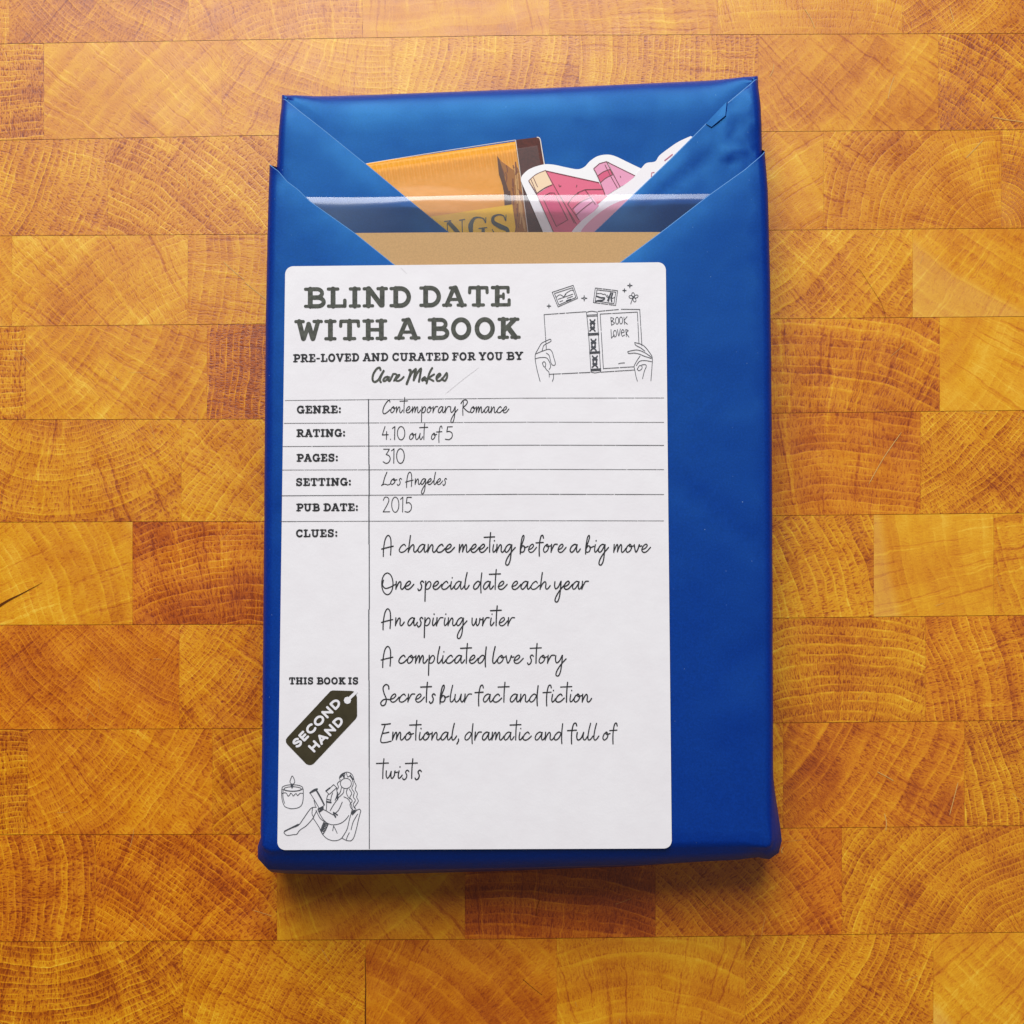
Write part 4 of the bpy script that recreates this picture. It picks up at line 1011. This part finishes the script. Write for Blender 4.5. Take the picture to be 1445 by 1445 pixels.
# ---- candle
D = [arc(380, 375, 106, 34, 0, 360, 28), arc(382, 384, 88, 22, 0, 360, 26), [(272, 385), (270, 430), (276, 500), (300, 560), (340, 580), (380, 586), (440, 575), (475, 545), (490, 480), (490, 385)], [(284, 400), (284, 470), (300, 530)],
     [(275, 430), (305, 423), (322, 432), (335, 458), (352, 445), (362, 428), (378, 440), (388, 456), (405, 440), (418, 432), (432, 452), (445, 440), (462, 428), (490, 430)], [(377, 345), (355, 315), (362, 285), (378, 252), (398, 285), (402, 318), (377, 345)], ([(374, 335), (376, 372)], 2.0), ([(366, 352), (386, 352)], 1.4)]
draw("candle_sketch", (360, 1060), 7.225, D, .95)
# ---- seated reader
D = [arc(925, 328, 56, 52, 0, 360, 24)]
D += [[(868, 290), (858, 270), (880, 235), (930, 213), (975, 225), (1000, 260), (1012, 310), (1030, 350), (1020, 390), (1042, 430), (1035, 470), (1052, 505), (1030, 545), (1015, 570), (1030, 605), (990, 650)],
      [(866, 300), (838, 330), (850, 365), (832, 400), (846, 435), (830, 470), (842, 495)], [(880, 250), (915, 225), (905, 270)], [(930, 220), (945, 262), (975, 240)], [(985, 270), (1000, 330), (985, 380), (1010, 420), (1000, 465), (1022, 500), (1000, 540), (1012, 580)],
      [(960, 385), (985, 430), (965, 470), (990, 505), (968, 540), (975, 575), (998, 600), (990, 640)], [(940, 385), (930, 420), (945, 460), (965, 485)], [(905, 385), (900, 420), (880, 445), (850, 470)], [(880, 370), (870, 410), (855, 440)], ([(870, 262), (890, 240), (905, 262)], 2.4), ([(975, 255), (995, 285)], 2.2), ([(985, 625), (1015, 605)], 2.6), ([(838, 480), (845, 440)], 1.8)]
D += [[(725, 410), (800, 340)], [(800, 340), (832, 372)], [(832, 372), (755, 440)], [(755, 440), (725, 410)], ([(722, 405), (760, 375)], 1.9), [(745, 440), (730, 480), (728, 560), (725, 600)], [(790, 425), (775, 470), (770, 520)], ([(730, 515), (772, 522)], 2.2), ([(735, 490), (768, 498)], 1.2), [(830, 375), (835, 440), (815, 500)]]
D += [([(560, 425), (600, 395), (632, 385)], 2.2), [(560, 425), (600, 490), (650, 575)], [(620, 400), (660, 470), (702, 550)], ([(625, 395), (668, 470), (705, 545)], 1.7), [(702, 555), (655, 580)], [(565, 425), (620, 400)], ([(645, 590), (690, 575)], 2.6), ([(655, 615), (690, 590)], 2.6), [(600, 500), (615, 560)]]
D += [[(850, 475), (800, 545), (765, 605)], [(888, 518), (850, 600), (805, 640)], [(660, 590), (710, 600), (770, 635), (822, 660)], ([(800, 625), (838, 650)], 2.0), ([(800, 640), (820, 672)], 2.0), [(640, 600), (690, 690), (740, 735), (800, 750), (870, 735), (920, 700), (955, 655)],
      [(905, 465), (950, 490), (985, 560), (985, 610), (960, 700), (935, 800), (880, 890)], [(660, 795), (690, 850), (740, 895), (800, 912), (850, 905), (890, 880)], [(590, 680), (630, 740), (665, 795)], [(620, 600), (660, 680), (705, 715)],
      [(625, 570), (580, 575), (545, 610), (490, 690), (440, 755), (370, 785), (300, 820), (300, 840), (330, 858), (390, 850), (425, 845), (455, 805), (520, 760), (580, 695), (600, 660), (625, 610)], [(585, 580), (580, 640), (600, 670)], ([(300, 815), (370, 780), (440, 745)], 1.6)]
D += [[(1078, 605), (1062, 590), (1030, 605), (985, 640)], [(1078, 605), (1055, 690), (1030, 800), (1005, 880), (975, 912), (930, 908), (890, 888)], [(1045, 640), (1000, 720), (978, 800)], [(960, 830), (940, 870), (928, 908)]]
D += [([(705, 712), (745, 742)], 1.2), ([(745, 742), (720, 800), (690, 848)], 1.2), ([(690, 848), (672, 800), (705, 712)], 1.2)] + [([(700 - i * 5, 730 + i * 16), (738 - i * 7, 745 + i * 15)], 1.5) for i in range(6)] + [([(735 - i * 7, 740 + i * 15), (690 - i * 2, 745 + i * 15)], .9) for i in range(5)]
D += [[(800, 760), (820, 800), (836, 836)], [(800, 762), (790, 810)]]
draw("reader_sketch", (360, 1060), 7.225, D, .95)
# faint crease and specks on the label
h = Ink(ZI)
M_CREASE = plain("crease_grey", (.66, .63, .65), .6)
for pts_, w_ in ((cr([(628, 556), (650, 538), (676, 518)], 4), [.1] + [.45] * 7 + [.1]), (cr([(566, 378), (574, 386)], 4), .5)):
    h = Ink(ZI); h.line(pts_, w_); h.make("faint_crease", M_CREASE, label)
